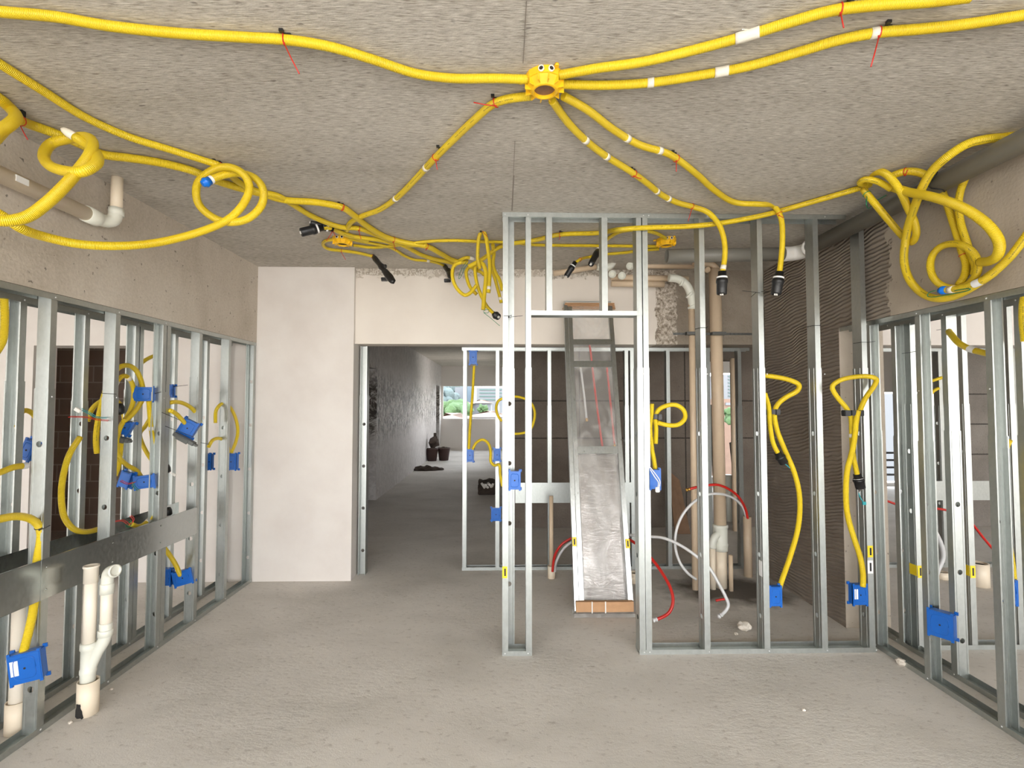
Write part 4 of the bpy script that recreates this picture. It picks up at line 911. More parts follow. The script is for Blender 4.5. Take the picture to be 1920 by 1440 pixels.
# wires tied round studs
for a_, b_, X, lb_ in (((186, 737), (218, 739), XL+.004, 'black tie wire round the second nearest left stud'), ((290, 738), (302, 735), XL+.004, 'short black tie wire beside the arched blue box'), ((325, 725), (352, 722), -2.33, 'black tie wire beside the small blue box of the left row'), ((303, 773), (338, 788), -2.22, 'upper black tie wire across the tilted blue box'), ((310, 799), (362, 819), -2.19, 'lower black tie wire across the tilted blue box'), ((372, 829), (392, 833), -2.31, 'black tie wire between the far left studs'), ((234, 793), (256, 788), -2.40, 'black tie wire on the tilted dark blue box')):
    bm = BM(); cyl(bm, at_x(*a_, X), at_x(*b_, X), .0018, 6); solo('tie_wire', bm, 'black_wire', lb_, 'tie wire', at_x(*a_, X))
# --- right row conduits
conduit('yellow conduit curling between the right stud rows under the beam', [(1772, 610, ('x', 2.84)), (1784, 628, ('x', 2.66)), (1800, 645, ('x', 2.62)), (1820, 655), (1838, 660), (1856, 664)], r=.0167, tag=[(1820, 655)])
conduit('yellow conduit running down the right edge bay to a dark blue box', [(1892, 825, ('x', 2.62)), (1882, 850), (1878, 890), (1880, 940), (1888, 1000), (1896, 1050), (1900, 1085)], r=.0144)
conduit('short yellow conduit piece near the top of the right edge bay', [(1925, 545, ('x', 2.6)), (1919, 565), (1918, 600), (1922, 640)], r=.0167)
conduit('thin yellow conduit end in the distance between right hand studs', [(1742, 716, 4.6), (1754, 712), (1766, 708)], r=.0149)
conduit('curved yellow conduit in the distance between right hand studs', [(1742, 745, 4.6), (1750, 733), (1760, 728)], r=.0149)

# ------------------------------------------------------------------ pipes
def pipe_run(bm, P, r, seg=22, cap=True): return rings(bm, [Vector(p) for p in P], r, seg, cap)
# grey drain, two legs and elbow
t = thing('drain_pipe', 'thick grey drain pipe running along the beam towards the camera', 'pipe', at_x(1700, 380, 2.3))
XG, ZG, RG = 2.315, EYE+1.165, .052
p0 = at_x(1516, 462, XG); YE = p0.y
bm = BM(); cyl(bm, (XG, YE+.02, ZG), (XG, -.5, ZG), RG, 28); part('pipe', bm, 'grey_pipe', t)
bm = BM(); q0 = Vector((XG-.01, YE+.05, ZG-.01))
elb = [Vector((XG, YE-.02, ZG)), Vector((XG, YE+.045, ZG-.002)), Vector((XG-.02, YE+.085, ZG-.004)), Vector((XG-.06, YE+.11, ZG-.006)), Vector((XG-.13, YE+.115, ZG-.008))]
rings(bm, smooth_path(elb, .015), RG+.004, 24)
lathe(bm, (XG, YE-.03, ZG), (0, 1, 0), [(0, RG+.003), (0, RG+.012), (.025, RG+.012), (.03, RG+.004)], 26)
part('elbow', bm, 'white_plastic', t, label='white elbow joint')
bm = BM(); xh = at_y(1250, 478, YE+.115).x
open_pipe(bm, (XG-.12, YE+.115, ZG-.008), (xh, YE+.115, ZG-.03), RG, .004); part('branch_pipe', bm, 'grey_pipe', t, smooth=False)
bm = BM(); pb = at_x(1760, 335, 2.3)
ring = [Vector((XG, pb.y-.02*math.sin(k), ZG)) + Vector((math.cos(2*PI*k/20), 0, math.sin(2*PI*k/20)))*(RG+.003) for k in range(21)]; rings(bm, ring, .003, 6)
part('hanger_wire', bm, 'black_wire', t)
# cream pipe in the left corner
t = thing('water_pipe', 'beige pipe along the left beam with a white elbow and a short riser', 'pipe', at_x(150, 400, -2.2))
XP = -2.205; pe = at_x(178, 408, XP); zp = pe.z; ye = pe.y
bm = BM(); cyl(bm, (XP, ye, zp), (XP, -.4, zp), .0375, 26); part('pipe', bm, 'beige_pipe', t)
bm = BM(); lathe(bm, (XP, ye-.06, zp), (0, 1, 0), [(0, .038), (0, .0435), (.075, .0435), (.08, .040)], 26)
E = [Vector((XP, ye, zp)), Vector((XP+.012, ye+.06, zp+.002)), Vector((XP+.03, ye+.09, zp+.02)), Vector((XP+.035, ye+.10, zp+.09))]
rings(bm, smooth_path(E, .012), .034, 22); lathe(bm, (XP+.035, ye+.10, zp+.05), (0, 0, 1), [(0, .034), (0, .037), (.04, .037)], 22); part('elbow', bm, 'pipe_fitting', t, label='white elbow joint')
bm = BM(); cyl(bm, (XP+.035, ye+.10, zp+.06), (XP+.035, ye+.10, H-.001), .0285, 24); part('riser', bm, 'beige_pipe', t)
bm = BM(); ps = at_x(42, 340, XP+.0375); box(bm, XP+.034, XP+.039, ps.y-.03, ps.y+.03, zp-.012, zp+.016); part('label_sticker', bm, 'sticker_white', t)
# waste pipes standing by the left frame
def sleeve(bm, p, r, h): open_pipe(bm, (p.x, p.y, .001), (p.x, p.y, h), r, .005); return bm
bp = at_z(164, 1338, 0); bp.x = max(bp.x, XL+.066)
t = thing('waste_pipe', 'twin cream waste pipes joined by a Y fitting at the left frame', 'pipe', (bp.x, bp.y, 0)); bx, by = bp.x, bp.y
def zpx(py): return at_y(164, py, by).z
bm = BM(); sleeve(bm, bp, .048, zpx(1275)); part('sleeve', bm, 'beige_pipe', t)
bm = BM(); cyl(bm, (bx-.004, by, .002), (bx-.004, by, zpx(1215)), .029, 22); lathe(bm, (bx-.004, by, zpx(1300)), (0, 0, 1), [(0, .031), (0, .034), (.10, .034), (.11, .037), (.125, .037), (.13, .034), (zpx(1218)-zpx(1300), .034), (zpx(1216)-zpx(1300), .038), (zpx(1205)-zpx(1300), .038), (zpx(1204)-zpx(1300), .030)], 24)
yb = [Vector((bx+.002, by, zpx(1255))), Vector((bx+.03, by+.01, zpx(1225))), Vector((bx+.066, by+.015, zpx(1200))), Vector((bx+.07, by+.015, zpx(1170)))]
rings(bm, smooth_path(yb, .012), .029, 20); lathe(bm, (bx+.069, by+.015, zpx(1195)), (0, 0, 1), [(0, .03), (0, .034), (.03, .034), (.034, .031)], 22)
part('y_fitting', bm, 'pipe_fitting', t)
bm = BM(); cyl(bm, (bx-.004, by, zpx(1215)), (bx-.004, by, zpx(1075)), .029, 22); part('straight_pipe', bm, 'cream_pipe', t)
bm = BM(); z1 = zpx(1092); z2 = zpx(1060); lathe(bm, (bx-.004, by, z1), (0, 0, 1), [(0, .030), (0, .0325), (z2-z1-.012, .0325), (z2-z1-.010, .036), (z2-z1, .036), (z2-z1, .029), (.0, .027)], 24, cap=False); part('socket', bm, 'cream_pipe', t)
bm = BM(); lathe(bm, (bx-.004, by, z2-.02), (0, 0, 1), [(0, .028), (.001, .028)], 20); part('socket_hollow', bm, 'dark_hole', t)
bm = BM(); cyl(bm, (bx+.07, by+.015, zpx(1185)), (bx+.07, by+.015, zpx(1100)), .027, 22); part('straight_pipe', bm, 'cream_pipe', t)
bm = BM(); zz_ = zpx(1115); E = [Vector((bx+.07, by+.015, zz_)), Vector((bx+.07, by+.015, zz_+.07)), Vector((bx+.078, by+.012, zz_+.11)), Vector((bx+.105, by+.0, zz_+.125)), Vector((bx+.125, by-.005, zz_+.125))]
rings(bm, smooth_path(E, .01), .028, 20); lathe(bm, (bx+.07, by+.015, zz_+.0), (0, 0, 1), [(0, .028), (0, .0315), (.05, .0315), (.055, .028)], 22); lathe(bm, E[-1]-Vector((.012, 0, 0)), (1, -.3, .1), [(0, .028), (.004, .033), (.02, .033), (.02, .025), (.004, .024)], 22); part('elbow', bm, 'pipe_fitting', t)
bm = BM(); G_ = []
for jz in range(9):
    z_ = .003+.009*jz; row = []
    hw = (.62 - .045*jz)*(1 + .35*mnoise.noise(Vector((jz*.9, 2, 1))))
    for k in range(9):
        th = -PI/2 - .25 + hw*(k/4-1); row.append(bm.verts.new((bx+math.cos(th)*.0488, by+math.sin(th)*.0488, z_+.006*mnoise.noise(Vector((k*.8, jz, 4))))))
    G_.append(row)
for jz in range(8):
    for k in range(8): bm.faces.new((G_[jz][k], G_[jz][k+1], G_[jz+1][k+1], G_[jz+1][k]))
part('burn_mark', bm, 'soot', t)
bp2 = at_x(32, 1320, -2.41); b2 = Vector((bp2.x, bp2.y, 0)); t = thing('waste_pipe', 'beige waste pipe in a sleeve behind the nearest left stud', 'pipe', b2)
bm = BM(); sleeve(bm, b2, .045, .15); part('sleeve', bm, 'beige_pipe', t); bm = BM(); cyl(bm, (b2.x, b2.y, .003), (b2.x, b2.y, .62), .033, 20); part('straight_pipe', bm, 'cream_pipe', t)
# drain stack in the wet room
def vx(px, py, Y): return at_y(px, py, Y)
YD = 4.40
t = thing('drain_stack', 'thick tan drain stack with a side fitting rising through the wet room', 'pipe', (vx(1350, 1000, YD).x, YD, 0)); sx0 = vx(1349, 900, YD).x
def zd_(py): return vx(1349, py, YD).z
bm = BM(); cyl(bm, (sx0, YD, .002), (sx0, YD, zd_(1025)), .054, 26); part('lower_pipe', bm, 'beige_pipe', t, label='mortar splashed pipe foot')
bm = BM(); lathe(bm, (sx0, YD, zd_(1032)), (0, 0, 1), [(0, .055), (0, .061), (.03, .061), (.05, .064), (.06, .064), (.065, .060), (zd_(990)-zd_(1032), .060), (zd_(988)-zd_(1032), .065), (zd_(984)-zd_(1032), .065), (zd_(983)-zd_(1032), .055)], 26)
E = [Vector((sx0, YD-.01, zd_(1000))), Vector((sx0-.05, YD-.03, zd_(1002))), Vector((sx0-.085, YD-.04, zd_(1012))), Vector((sx0-.09, YD-.04, zd_(1025)))]
rings(bm, smooth_path(E, .012), .032, 18); part('side_fitting', bm, 'pipe_fitting', t)
bm = BM(); cyl(bm, (sx0-.09, YD-.04, .002), (sx0-.09, YD-.04, zd_(1022)), .026, 18); part('branch_pipe', bm, 'beige_pipe', t)
bm = BM(); cyl(bm, (sx0, YD, zd_(984)), (sx0-.012, YD, zd_(505)), .052, 26); part('upper_pipe', bm, 'tan_pipe', t)
bm = BM(); E = [vx(1345, 510, YD), vx(1338, 497, YD), vx(1322, 494, YD), vx(1300, 493, YD)]; rings(bm, smooth_path(E, .02), .03, 16); lathe(bm, vx(1325, 507, YD-.02), (0, -1, 0), [(0, .025), (.03, .025), (.03, .018), (.01, .016)], 18); part('top_branch', bm, 'tan_pipe', t)
t = thing('vent_pipe', 'slender tan riser pipe left of the thick drain stack', 'pipe', (vx(1300, 1000, YD-.05).x, YD-.05, 0)); x1 = vx(1301, 900, YD-.05).x
bm = BM(); cyl(bm, (x1, YD-.05, .002), (x1, YD-.05, at_y(1297, 560, YD-.05).z), .027, 20); part('riser', bm, 'tan_pipe', t)
bm = BM(); E = [at_y(1299, 580, YD-.05), at_y(1296, 555, YD-.05), at_y(1288, 535, YD-.05), at_y(1272, 523, YD-.05), at_y(1254, 521, YD-.05)]
rings(bm, smooth_path(E, .02), .035, 18)
for q in ((1298, 575), (1293, 552), (1278, 528)): lathe(bm, at_y(*q, YD-.05), (at_y(*q, YD-.05)-at_y(1262, 590, YD-.05)).cross(Vector((0, 1, 0))), [(-.012, .036), (-.008, .041), (.008, .041), (.012, .036)], 18)
part('bend', bm, 'pipe_fitting', t)
t = thing('pipe_run', 'horizontal white and tan pipes just under the ceiling behind the partition', 'pipe', at_y(1200, 495, YD))
for (ax, ay, bx_, by_, r_, m_) in ((1142, 488, 1250, 488, .026, 'pipe_fitting'), (1146, 520, 1290, 523, .028, 'tan_pipe'), (1146, 532, 1245, 533, .028, 'tan_pipe'), (1175, 497, 1300, 499, .028, 'tan_pipe'), (1038, 513, 1118, 500, .025, 'tan_pipe')):
    bm = BM(); cyl(bm, at_y(ax, ay, YD+.1), at_y(bx_, by_, YD+.1), r_, 18); part('pipe', bm, m_, t)
bm = BM(); E = [at_y(*p, YD+.06) for p in ((1120, 500), (1138, 502), (1147, 498), (1150, 488), (1166, 484), (1190, 486))]; rings(bm, smooth_path(E, .02), .034, 18)
for p in ((1147, 515), (1165, 518), (1180, 500)): lathe(bm, at_y(*p, YD+.04), (0, -1, 0), [(0, .034), (.03, .036), (.03, .024), (.01, .02)], 18)
part('fitting', bm, 'pipe_fitting', t)
# strap
bm = BM(); a_, b_ = at_y(1262, 626, YD-.07), at_y(1410, 626, YD-.07); box(bm, a_.x, b_.x, YD-.072, YD-.069, a_.z-.010, a_.z+.010)
for k in range(20):
    x_ = a_.x + (b_.x-a_.x)*(k+.5)/20; lathe(bm, (x_, YD-.0725, a_.z), (0, -1, 0), [(0, .006), (.001, .004)], 8)
for px in (1301, 1349): q = at_y(px, 626, YD-.12); box(bm, q.x-.06, q.x+.06, YD-.122, YD-.069, a_.z-.013, a_.z+.013)
solo('pipe_strap', bm, 'strap_steel', 'perforated steel strap holding the tan riser and the thick drain stack', 'strap', a_)
# stub pipes on floor
def stub(label, px, py0, py1, r, Y=None, mat='tan_pipe', hollow=True, sl=None):
    if Y is None: g = at_z(px, py0, 0)
    else: g = at_y(px, py0, Y)
    top = at_y(px, py1, g.y).z; t = thing('pipe_stub', label, 'pipe', (g.x, g.y, max(g.z, 0)))
    bm = BM(); open_pipe(bm, (g.x, g.y, max(g.z, .001)), (g.x, g.y, top), r, r*.15, 20); part('pipe', bm, mat, t)
    bm = BM(); lathe(bm, (g.x, g.y, top-.02), (0, 0, 1), [(0, r*.86), (.001, r*.86)], 16); part('hollow', bm, 'dark_hole', t)
    if sl: bm = BM(); sleeve(bm, g, sl[0], sl[1]); part('sleeve', bm, 'beige_pipe', t)
    return t
stub('thin tan pipe standing in a sleeve left of the leaning frame', 1034, 1084, 930, .019, sl=(.035, .115))
stub('short beige sleeve on the floor right of the leaning frame', 1190, 1092, 1073, .045, mat='beige_pipe')
stub('wide tan pipe stub with red and white hoses in its mouth', 1403, 1081, 968, .037)
stub('thin tan pipe stub leaning near the wet patch', 1371, 1108, 1041, .018)
stub('beige pipe sleeve on the floor of the room beyond the right studs', 1836, 1098, 1055, .075, mat='beige_pipe')
stub('low beige sleeve beside a white hose beyond the right studs', 1767, 1085, 1072, .05, mat='beige_pipe')
for px, r_, py1, lb_ in ((1378, .03, 674, 'tan pipe standing in the far doorway slit'), (1389, .022, 674, 'slim tan pipe at the edge of the far doorway')):
    g = at_y(px, 980, 6.3); bm = BM(); cyl(bm, (g.x, 6.3, .002), (g.x, 6.3, 2.2), r_, 16); solo('riser_pipe', bm, 'tan_pipe', lb_, 'pipe', (g.x, 6.3, 0), smooth=False)

# ------------------------------------------------------------------ hoses
def hose(label, pts, mat, r=.010, name='hose', tip=None):
    P = smooth_path(path3(pts, r)); t = thing(name, label, 'hose', P[0]); part('tube', rings(BM(), P, r, 12), mat, t)
    if tip:
        d = (P[-1]-P[-3]).normalized(); bm = BM(); lathe(bm, P[-1]-d*.03, d, [(0, r*1.25), (.012, r*1.25), (.012, r*1.05), (.02, r*1.05), (.02, r*1.3), (.034, r*1.3)], 12); part('crimp_ring', bm, tip, t)
    return t
hose('red hose passing behind the leaning frame and bowing down to the floor', [(1036, 1072, 4.47), (1037, 1060, 4.47), (1041, 1040, 4.45), (1052, 1022, 4.43), (1066, 1012, 4.42), (1090, 1003, 4.36), (1140, 1001, 4.22), (1174, 1009, 4.08), (1194, 1021, 3.95), (1222, 1048, 3.8), (1242, 1075, 3.7), (1258, 1105, 3.62), (1262, 1128, 3.58), (1255, 1148, 3.56), (1240, 1158, 3.57), (1225, 1163, 3.57)], 'red_tube', .0115, tip='white_tube')
hose('red hose end lying on the wet room floor behind the white hose', [(1342, 1126, 3.78), (1352, 1124), (1362, 1123)], 'red_tube', .009)
hose('long white hose circling the tan riser and dropping to the floor', [(1400, 970, 4.22), (1392, 950, 4.18), (1375, 934, 4.1), (1350, 926, 4.0), (1325, 928, 3.95), (1300, 942, 3.9), (1280, 965, 3.88), (1268, 995, 3.88), (1266, 1025, 3.88), (1275, 1055, 3.88), (1290, 1075, 3.9), (1305, 1086, 3.95)], 'white_tube', .0105)
hose('white hose passing behind the leaning frame across the bays to the floor', [(1040, 1072, 4.5), (1041, 1060, 4.5), (1048, 1042, 4.49), (1059, 1026, 4.48), (1075, 1015, 4.45), (1110, 1006, 4.38), (1170, 1003, 4.15), (1218, 1006, 3.95), (1245, 1009, 3.85), (1275, 1022, 3.78), (1310, 1046, 3.70), (1330, 1065, 3.66), (1348, 1095, 3.62), (1360, 1118, 3.59), (1366, 1135, 3.58), (1358, 1148, 3.58), (1348, 1156, 3.60)], 'white_tube', .0115, tip='white_tube')
hose('red hose arching out of the wide tan stub to a brass tip', [(1402, 972, 4.2), (1398, 955, 4.18), (1385, 932, 4.1), (1368, 918, 4.05), (1345, 909, 4.0), (1320, 911, 3.97), (1300, 915, 3.95), (1287, 919, 3.95)], 'red_tube', .0105, tip='brass')
hose('translucent white hose bent behind the right studs', [(1752, 995, 4.0), (1762, 1015), (1768, 1035), (1767, 1050), (1758, 1070), (1753, 1090)], 'white_tube', .018)
hose('dark red hose crossing beyond the right studs', [(1660, 938, 4.2), (1690, 948), (1740, 952), (1780, 958), (1815, 975), (1845, 1010), (1862, 1030)], 'red_tube', .010)

# ------------------------------------------------------------------ leaning framed panel
B0, B1 = at_y(1076, 1146, 3.86), at_y(1186, 1144, 3.86); B0.z = B1.z = .035
T0, T1 = at_y(1056, 572, 4.60), at_y(1146, 572, 4.60)
zt = T0.z
t = thing('wrapped_panel', 'film wrapped steel panel frame leaning on the white beam in the door opening', 'panel', (B0+B1)/2*1.0)
ORG[t.name] = (B0+B1)/2
L0 = (T0-B0); up = L0.normalized(); rt = Vector((1, 0, 0)); fn = rt.cross(up).normalized()   # fn faces the camera side
if fn.y > 0: fn = -fn
def lerp_edge(s, side): return (B0.lerp(T0, s) if side == 0 else B1.lerp(T1, s))
def rail(name, s0, s1, side, off, w_, dep, mat='rail_steel'):
    bm = BM(); vs = []
    for s in (s0, s1):
        p = lerp_edge(s, side) + rt*off
        for dx, dn in ((0, 0), (w_, 0), (w_, dep), (0, dep)): vs.append(bm.verts.new(p + rt*dx + fn*dn))
    for q in ((0, 3, 2, 1), (4, 5, 6, 7), (0, 1, 5, 4), (1, 2, 6, 5), (2, 3, 7, 6), (3, 0, 4, 7)): bm.faces.new([vs[i] for i in q])
    return part(name, bm, mat, t)
rail('side_rail', .0, 1, 0, 0, .034, .045); rail('side_rail', .012, 1, 0, .040, .036, .034); rail('side_rail', .0, 1, 1, -.038, .038, .04)
def sfor(py):  # parameter along the panel for an image row
    lo, hi = 0, 1
    for _ in range(30):
        m_ = (lo+hi)/2
        if proj(B0.lerp(T0, m_))[1] > py: lo = m_
        else: hi = m_
    return lo
def cross(py, hh, dep0=.0, dep1=.036):
    s = sfor(py); a_, b_ = lerp_edge(s, 0)+rt*.07, lerp_edge(s, 1)-rt*.03; bm = BM(); vs = []
    for e_ in (a_, b_):
        for du, dn in ((-hh, dep0), (hh, dep0), (hh, dep1), (-hh, dep1)): vs.append(bm.verts.new(e_ + up*du + fn*dn))
    for q in ((0, 3, 2, 1), (4, 5, 6, 7), (0, 1, 5, 4), (1, 2, 6, 5), (2, 3, 7, 6), (3, 0, 4, 7)): bm.faces.new([vs[i] for i in q])
    return part('cross_bar', bm, 'rail_steel', t)
cross(644, .026); cross(685, .028); cross(845, .030)
def sheet(name, py0, py1, off, mat, wr=0, inset=.07, insr=.036, nx=14, nz=60):
    s0, s1 = sfor(py0), sfor(py1); bm = BM(); G = []
    for j in range(nz+1):
        s = s0+(s1-s0)*j/nz; a_, b_ = lerp_edge(s, 0)+rt*inset, lerp_edge(s, 1)-rt*insr; row = []
        for i in range(nx+1):
            p = a_.lerp(b_, i/nx); nz_ = mnoise.noise(Vector((p.x*9+3, p.z*4, 1.7)))*wr + mnoise.noise(Vector((p.x*26, p.z*13, 5)))*wr*.4
            row.append(bm.verts.new(p + fn*(off+nz_)))
        G.append(row)
    for j in range(nz):
        for i in range(nx): f = bm.faces.new((G[j][i], G[j][i+1], G[j+1][i+1], G[j+1][i])); f.smooth = True
    o = part(name, bm, mat, t); m_ = o.modifiers.new('gauge', 'SOLIDIFY'); m_.thickness = .0006; return o
sheet('metal_sheet', 1132, 852, .006, 'wrapped_sheet', .004)
sheet('plastic_film', 1132, 575, .030, 'clear_film', .007, inset=.004, insr=.004)
# tubes within the frame
def ptube(label, pts, mat, r=.0095):
    P_ = []
    for fx_, py in pts:
        s = sfor(py); P_.append(lerp_edge(s, 0).lerp(lerp_edge(s, 1), fx_) + fn*.014)
    o = part('hose', rings(BM(), smooth_path(P_, .02), r, 10), mat, t); o['label'] = label; return P_
ptube('red hose', [(.50, 648), (.52, 670), (.55, 720), (.60, 790), (.64, 838)], 'red_tube')
ptube('red hose', [(.82, 690), (.84, 740), (.86, 800), (.87, 838)], 'red_tube')
ptube('white hose', [(.30, 690), (.34, 740), (.37, 790)], 'white_tube')
bm = BM()
for fx_, py in ((.82, 688), (.30, 688), (.37, 788), (.87, 836)):
    s = sfor(py); q = lerp_edge(s, 0).lerp(lerp_edge(s, 1), fx_) + fn*.014; lathe(bm, q-up*.015, up, [(0, .011), (.01, .013), (.02, .013), (.03, .010)], 10)
part('brass_fitting', bm, 'brass', t)
# cardboard feet and top
bm = BM(); a_, b_ = B0+fn*.046+up*.03+rt*.01, B1+fn*.046+up*.03-rt*.0
box(bm, a_.x, b_.x-.005, a_.y-.02, a_.y+.012, a_.z-.035, a_.z+.04)
bmesh.ops.subdivide_edges(bm, edges=bm.edges[:], cuts=6, use_grid_fill=True)
for v in bm.verts: v.co += Vector((0, 1, .3))*mnoise.noise(v.co*30)*.006
part('cardboard_strip', bm, 'cardboard', t)
bm = BM()
for k in (.27, .5): q = a_.lerp(b_, k); box(bm, q.x-.004, q.x+.004, q.y-.029, q.y-.022, q.z-.04, q.z+.045)
part('white_string', bm, 'white_plastic', t)
bm = BM(); box(bm, B0.x-.01, B1.x+.005, B0.y-.06, B0.y+.05, .002, .03)
bmesh.ops.subdivide_edges(bm, edges=bm.edges[:], cuts=5, use_grid_fill=True)
for v in bm.verts: v.co += Vector((1, 1, .25))*mnoise.noise(v.co*26)*.008
part('film_fold', bm, 'clear_film', t)
bm = BM(); q0, q1 = T0+fn*.0+up*(-.01), T1+rt*.035
for k in range(5): box(bm, q0.x-.005+.004*k, q1.x-.005*k, q0.y-.02-.012*k, q0.y+.01-.012*k, q0.z-.03+.010*k, q0.z-.022+.010*k)
part('cardboard_top', bm, 'cardboard', t)
bm = BM()
for k in range(3): box(bm, q0.x, q1.x-.05, q0.y-.05-.01*k, q0.y-.03-.01*k, q0.z+.012+.008*k, q0.z+.016+.008*k)
part('top_strip', bm, 'rail_steel', t)
for side, px_ in ((0, 0), (1, 1)):
    s = sfor(1016 if side == 0 else 1020); q = lerp_edge(s, side) + fn*.047 + (rt*.017 if side == 0 else -rt*.012)
    mt = Matrix((rt, up, fn)).transposed().to_4x4(); mt.translation = q; bm = BM(); box(bm, -.016, .016, -.035, .035, 0, .001, mt); o = part('label_sticker', bm, 'sticker_yellow', t)
    bm = BM(); box(bm, -.005, .006, -.022, .022, .001, .0015, mt); part('printed_mark', bm, 'black_wire', o)

# ------------------------------------------------------------------ clutter
def rock(label, px, py, s, name='stone_chip', mat='stone', g=None):
    p = at_z(px, py, 0); bm = BM(); bmesh.ops.create_icosphere(bm, subdivisions=3, radius=s)
    for v in bm.verts:
        v.co *= 1+.35*mnoise.noise(v.co*(1.6/s)+Vector((px, py, 0))); v.co.z *= .75
    z0 = min(v.co.z for v in bm.verts); bmesh.ops.translate(bm, vec=Vector((p.x, p.y, -z0-.002)), verts=bm.verts)
    return solo(name, bm, mat, label, 'stone', (p.x, p.y, 0), g)
rock('pale lump of mortar against the right floor track', 1689, 1247, .026)
rock('flat pale mortar lump on the floor in the third partition bay', 1395, 1182, .042)
rock('small mortar crumb beside the pale lump in the third bay', 1380, 1190, .012)
rock('tiny white crumb beside the twin cream waste pipes', 132, 1357, .010)
rock('small chip on the floor near the foot of the left frame', 209, 1293, .008)
rock('small stone chip on the open floor before the partition', 1507, 1333, .009)
# corridor: two buckets, sack, rag, crate
def bucket(label, px, py, s, mat='bucket_rubber'):
    p = at_z(px, py, 0); t = thing('bucket', label, 'bucket', p); bm = BM(); lathe(bm, p, (0, 0, 1), [(.0, s*.72), (s*.02, s*.75), (s*1.9, s), (s*1.95, s*1.06), (s*2.0, s*1.06), (s*2.0, s*.94), (s*1.7, s*.9)], 24); part('body', bm, mat, t)
    bm = BM(); bmesh.ops.create_icosphere(bm, subdivisions=3, radius=s*.92, matrix=Matrix.Translation(p+Vector((0, 0, s*1.75))) @ Matrix.Diagonal((1, 1, .45, 1)))
    for v in bm.verts: v.co += Vector(mnoise.noise_vector(v.co*14))*.04
    part('rubble_fill', bm, 'sackcloth', t); return t
bucket('dark rubber bucket against the corridor wall, under the sack', 810, 864, .17)
bucket('dark rubber bucket beside the one with the sack', 832, 863, .175)
p = at_z(811, 864, 0); bm = BM(); bmesh.ops.create_icosphere(bm, subdivisions=4, radius=.15, matrix=Matrix.Translation(p+Vector((.03, 0, .52))) @ Matrix.Diagonal((1, .9, 1.1, 1)))
for v in bm.verts: v.co += Vector(mnoise.noise_vector(v.co*9))*.08
box(bm, p.x+.03, p.x+.10, p.y-.03, p.y+.03, .62, .78)
solo('rubble_sack', bm, 'sackcloth', 'lumpy brown sack piled on the bucket against the corridor wall', 'sack', p+Vector((0, 0, .4)))
p = at_z(800, 881, 0); bm = BM(); bmesh.ops.create_icosphere(bm, subdivisions=4, radius=.32, matrix=Matrix.Translation(p) @ Matrix.Diagonal((1.3, .7, .28, 1)))
for v in bm.verts:
    v.co += Vector(mnoise.noise_vector(v.co*7))*.06; v.co.z = max(.002, v.co.z)
solo('floor_rag', bm, 'sackcloth', 'crumpled dark rag on the corridor floor by the wall', 'rag', p)
p = at_z(930, 928, 0); bm = BM(); box(bm, p.x-.32, p.x+.02, p.y, p.y+.5, .002, .20, bev=.01)
bmesh.ops.subdivide_edges(bm, edges=bm.edges[:], cuts=4, use_grid_fill=True)
for v in bm.verts:
    if v.co.z > .05: v.co += Vector(mnoise.noise_vector(v.co*6))*.05
solo('rubbish_heap', bm, 'sackcloth', 'dark heap of rubbish on the floor behind the partition corner', 'heap', p)
bm = BM()
for k in range(6): cyl(bm, at_y(903+4*k, 906+(k % 3)*3, 8.2), at_y(909+3*k, 915-(k*5) % 9, 8.15), .02, 8)
solo('paper_scrap', bm, 'white_paint', 'crumpled white paper strips on top of the rubbish heap', 'paper', at_y(910, 910, 8.2))
# leaning brown board in the wet room
p = at_z(1278, 985, 0); bm = BM(); a_, b_ = at_y(1263, 985, 6.2), at_y(1292, 990, 6.2)
vs = [(a_.x, 6.15, .005), (b_.x, 6.15, .005), (b_.x-.02, 6.46, .62), (a_.x+.03, 6.46, .75)]
f_ = [bm.verts.new(v) for v in vs]; g_ = [bm.verts.new(Vector(v)+Vector((0, .02, 0))) for v in vs]
bm.faces.new(f_); bm.faces.new(list(reversed(g_)))
for k in range(4): bm.faces.new((f_[k], g_[k], g_[(k+1) % 4], f_[(k+1) % 4]))
solo('wooden_board', bm, 'brown_board', 'brown board leaning on the dark concrete wall of the wet room', 'board', (p.x, 6.3, 0))
# stacked profiles leaning in the far doorway
for k, (a_, b_) in enumerate((((1336, 705), (1352, 975)), ((1333, 760), (1344, 975)), ((1371, 830), (1386, 960)))):
    P0, P1 = at_y(a_[0], a_[1], 7.4), at_y(b_[0], b_[1], 6.9); bm = BM(); P1.z = .02
    rings(bm, [P0, P1], .028, 4)
    solo('steel_profile', bm, 'rail_steel', ('tallest steel profile leaning in the far doorway', 'shorter steel profile leaning in the far doorway', 'steel profile leaning on the opposite edge of the far doorway')[k], 'steel profile', P1)
# far fitting pipes
t = thing('waste_pipe', 'pale waste pipe with a side branch seen low in the far doorway', 'pipe', at_y(1366, 975, 6.8))
bm = BM(); g = at_y(1367, 975, 6.8); cyl(bm, (g.x, 6.8, .003), (g.x, 6.8, at_y(1367, 890, 6.8).z), .05, 16); E = [Vector((g.x, 6.8, .45)), Vector((g.x+.09, 6.78, .55)), Vector((g.x+.12, 6.78, .4)), Vector((g.x+.12, 6.78, .01))]; rings(bm, smooth_path(E, .03), .035, 12); part('pipe', bm, 'pipe_fitting', t)
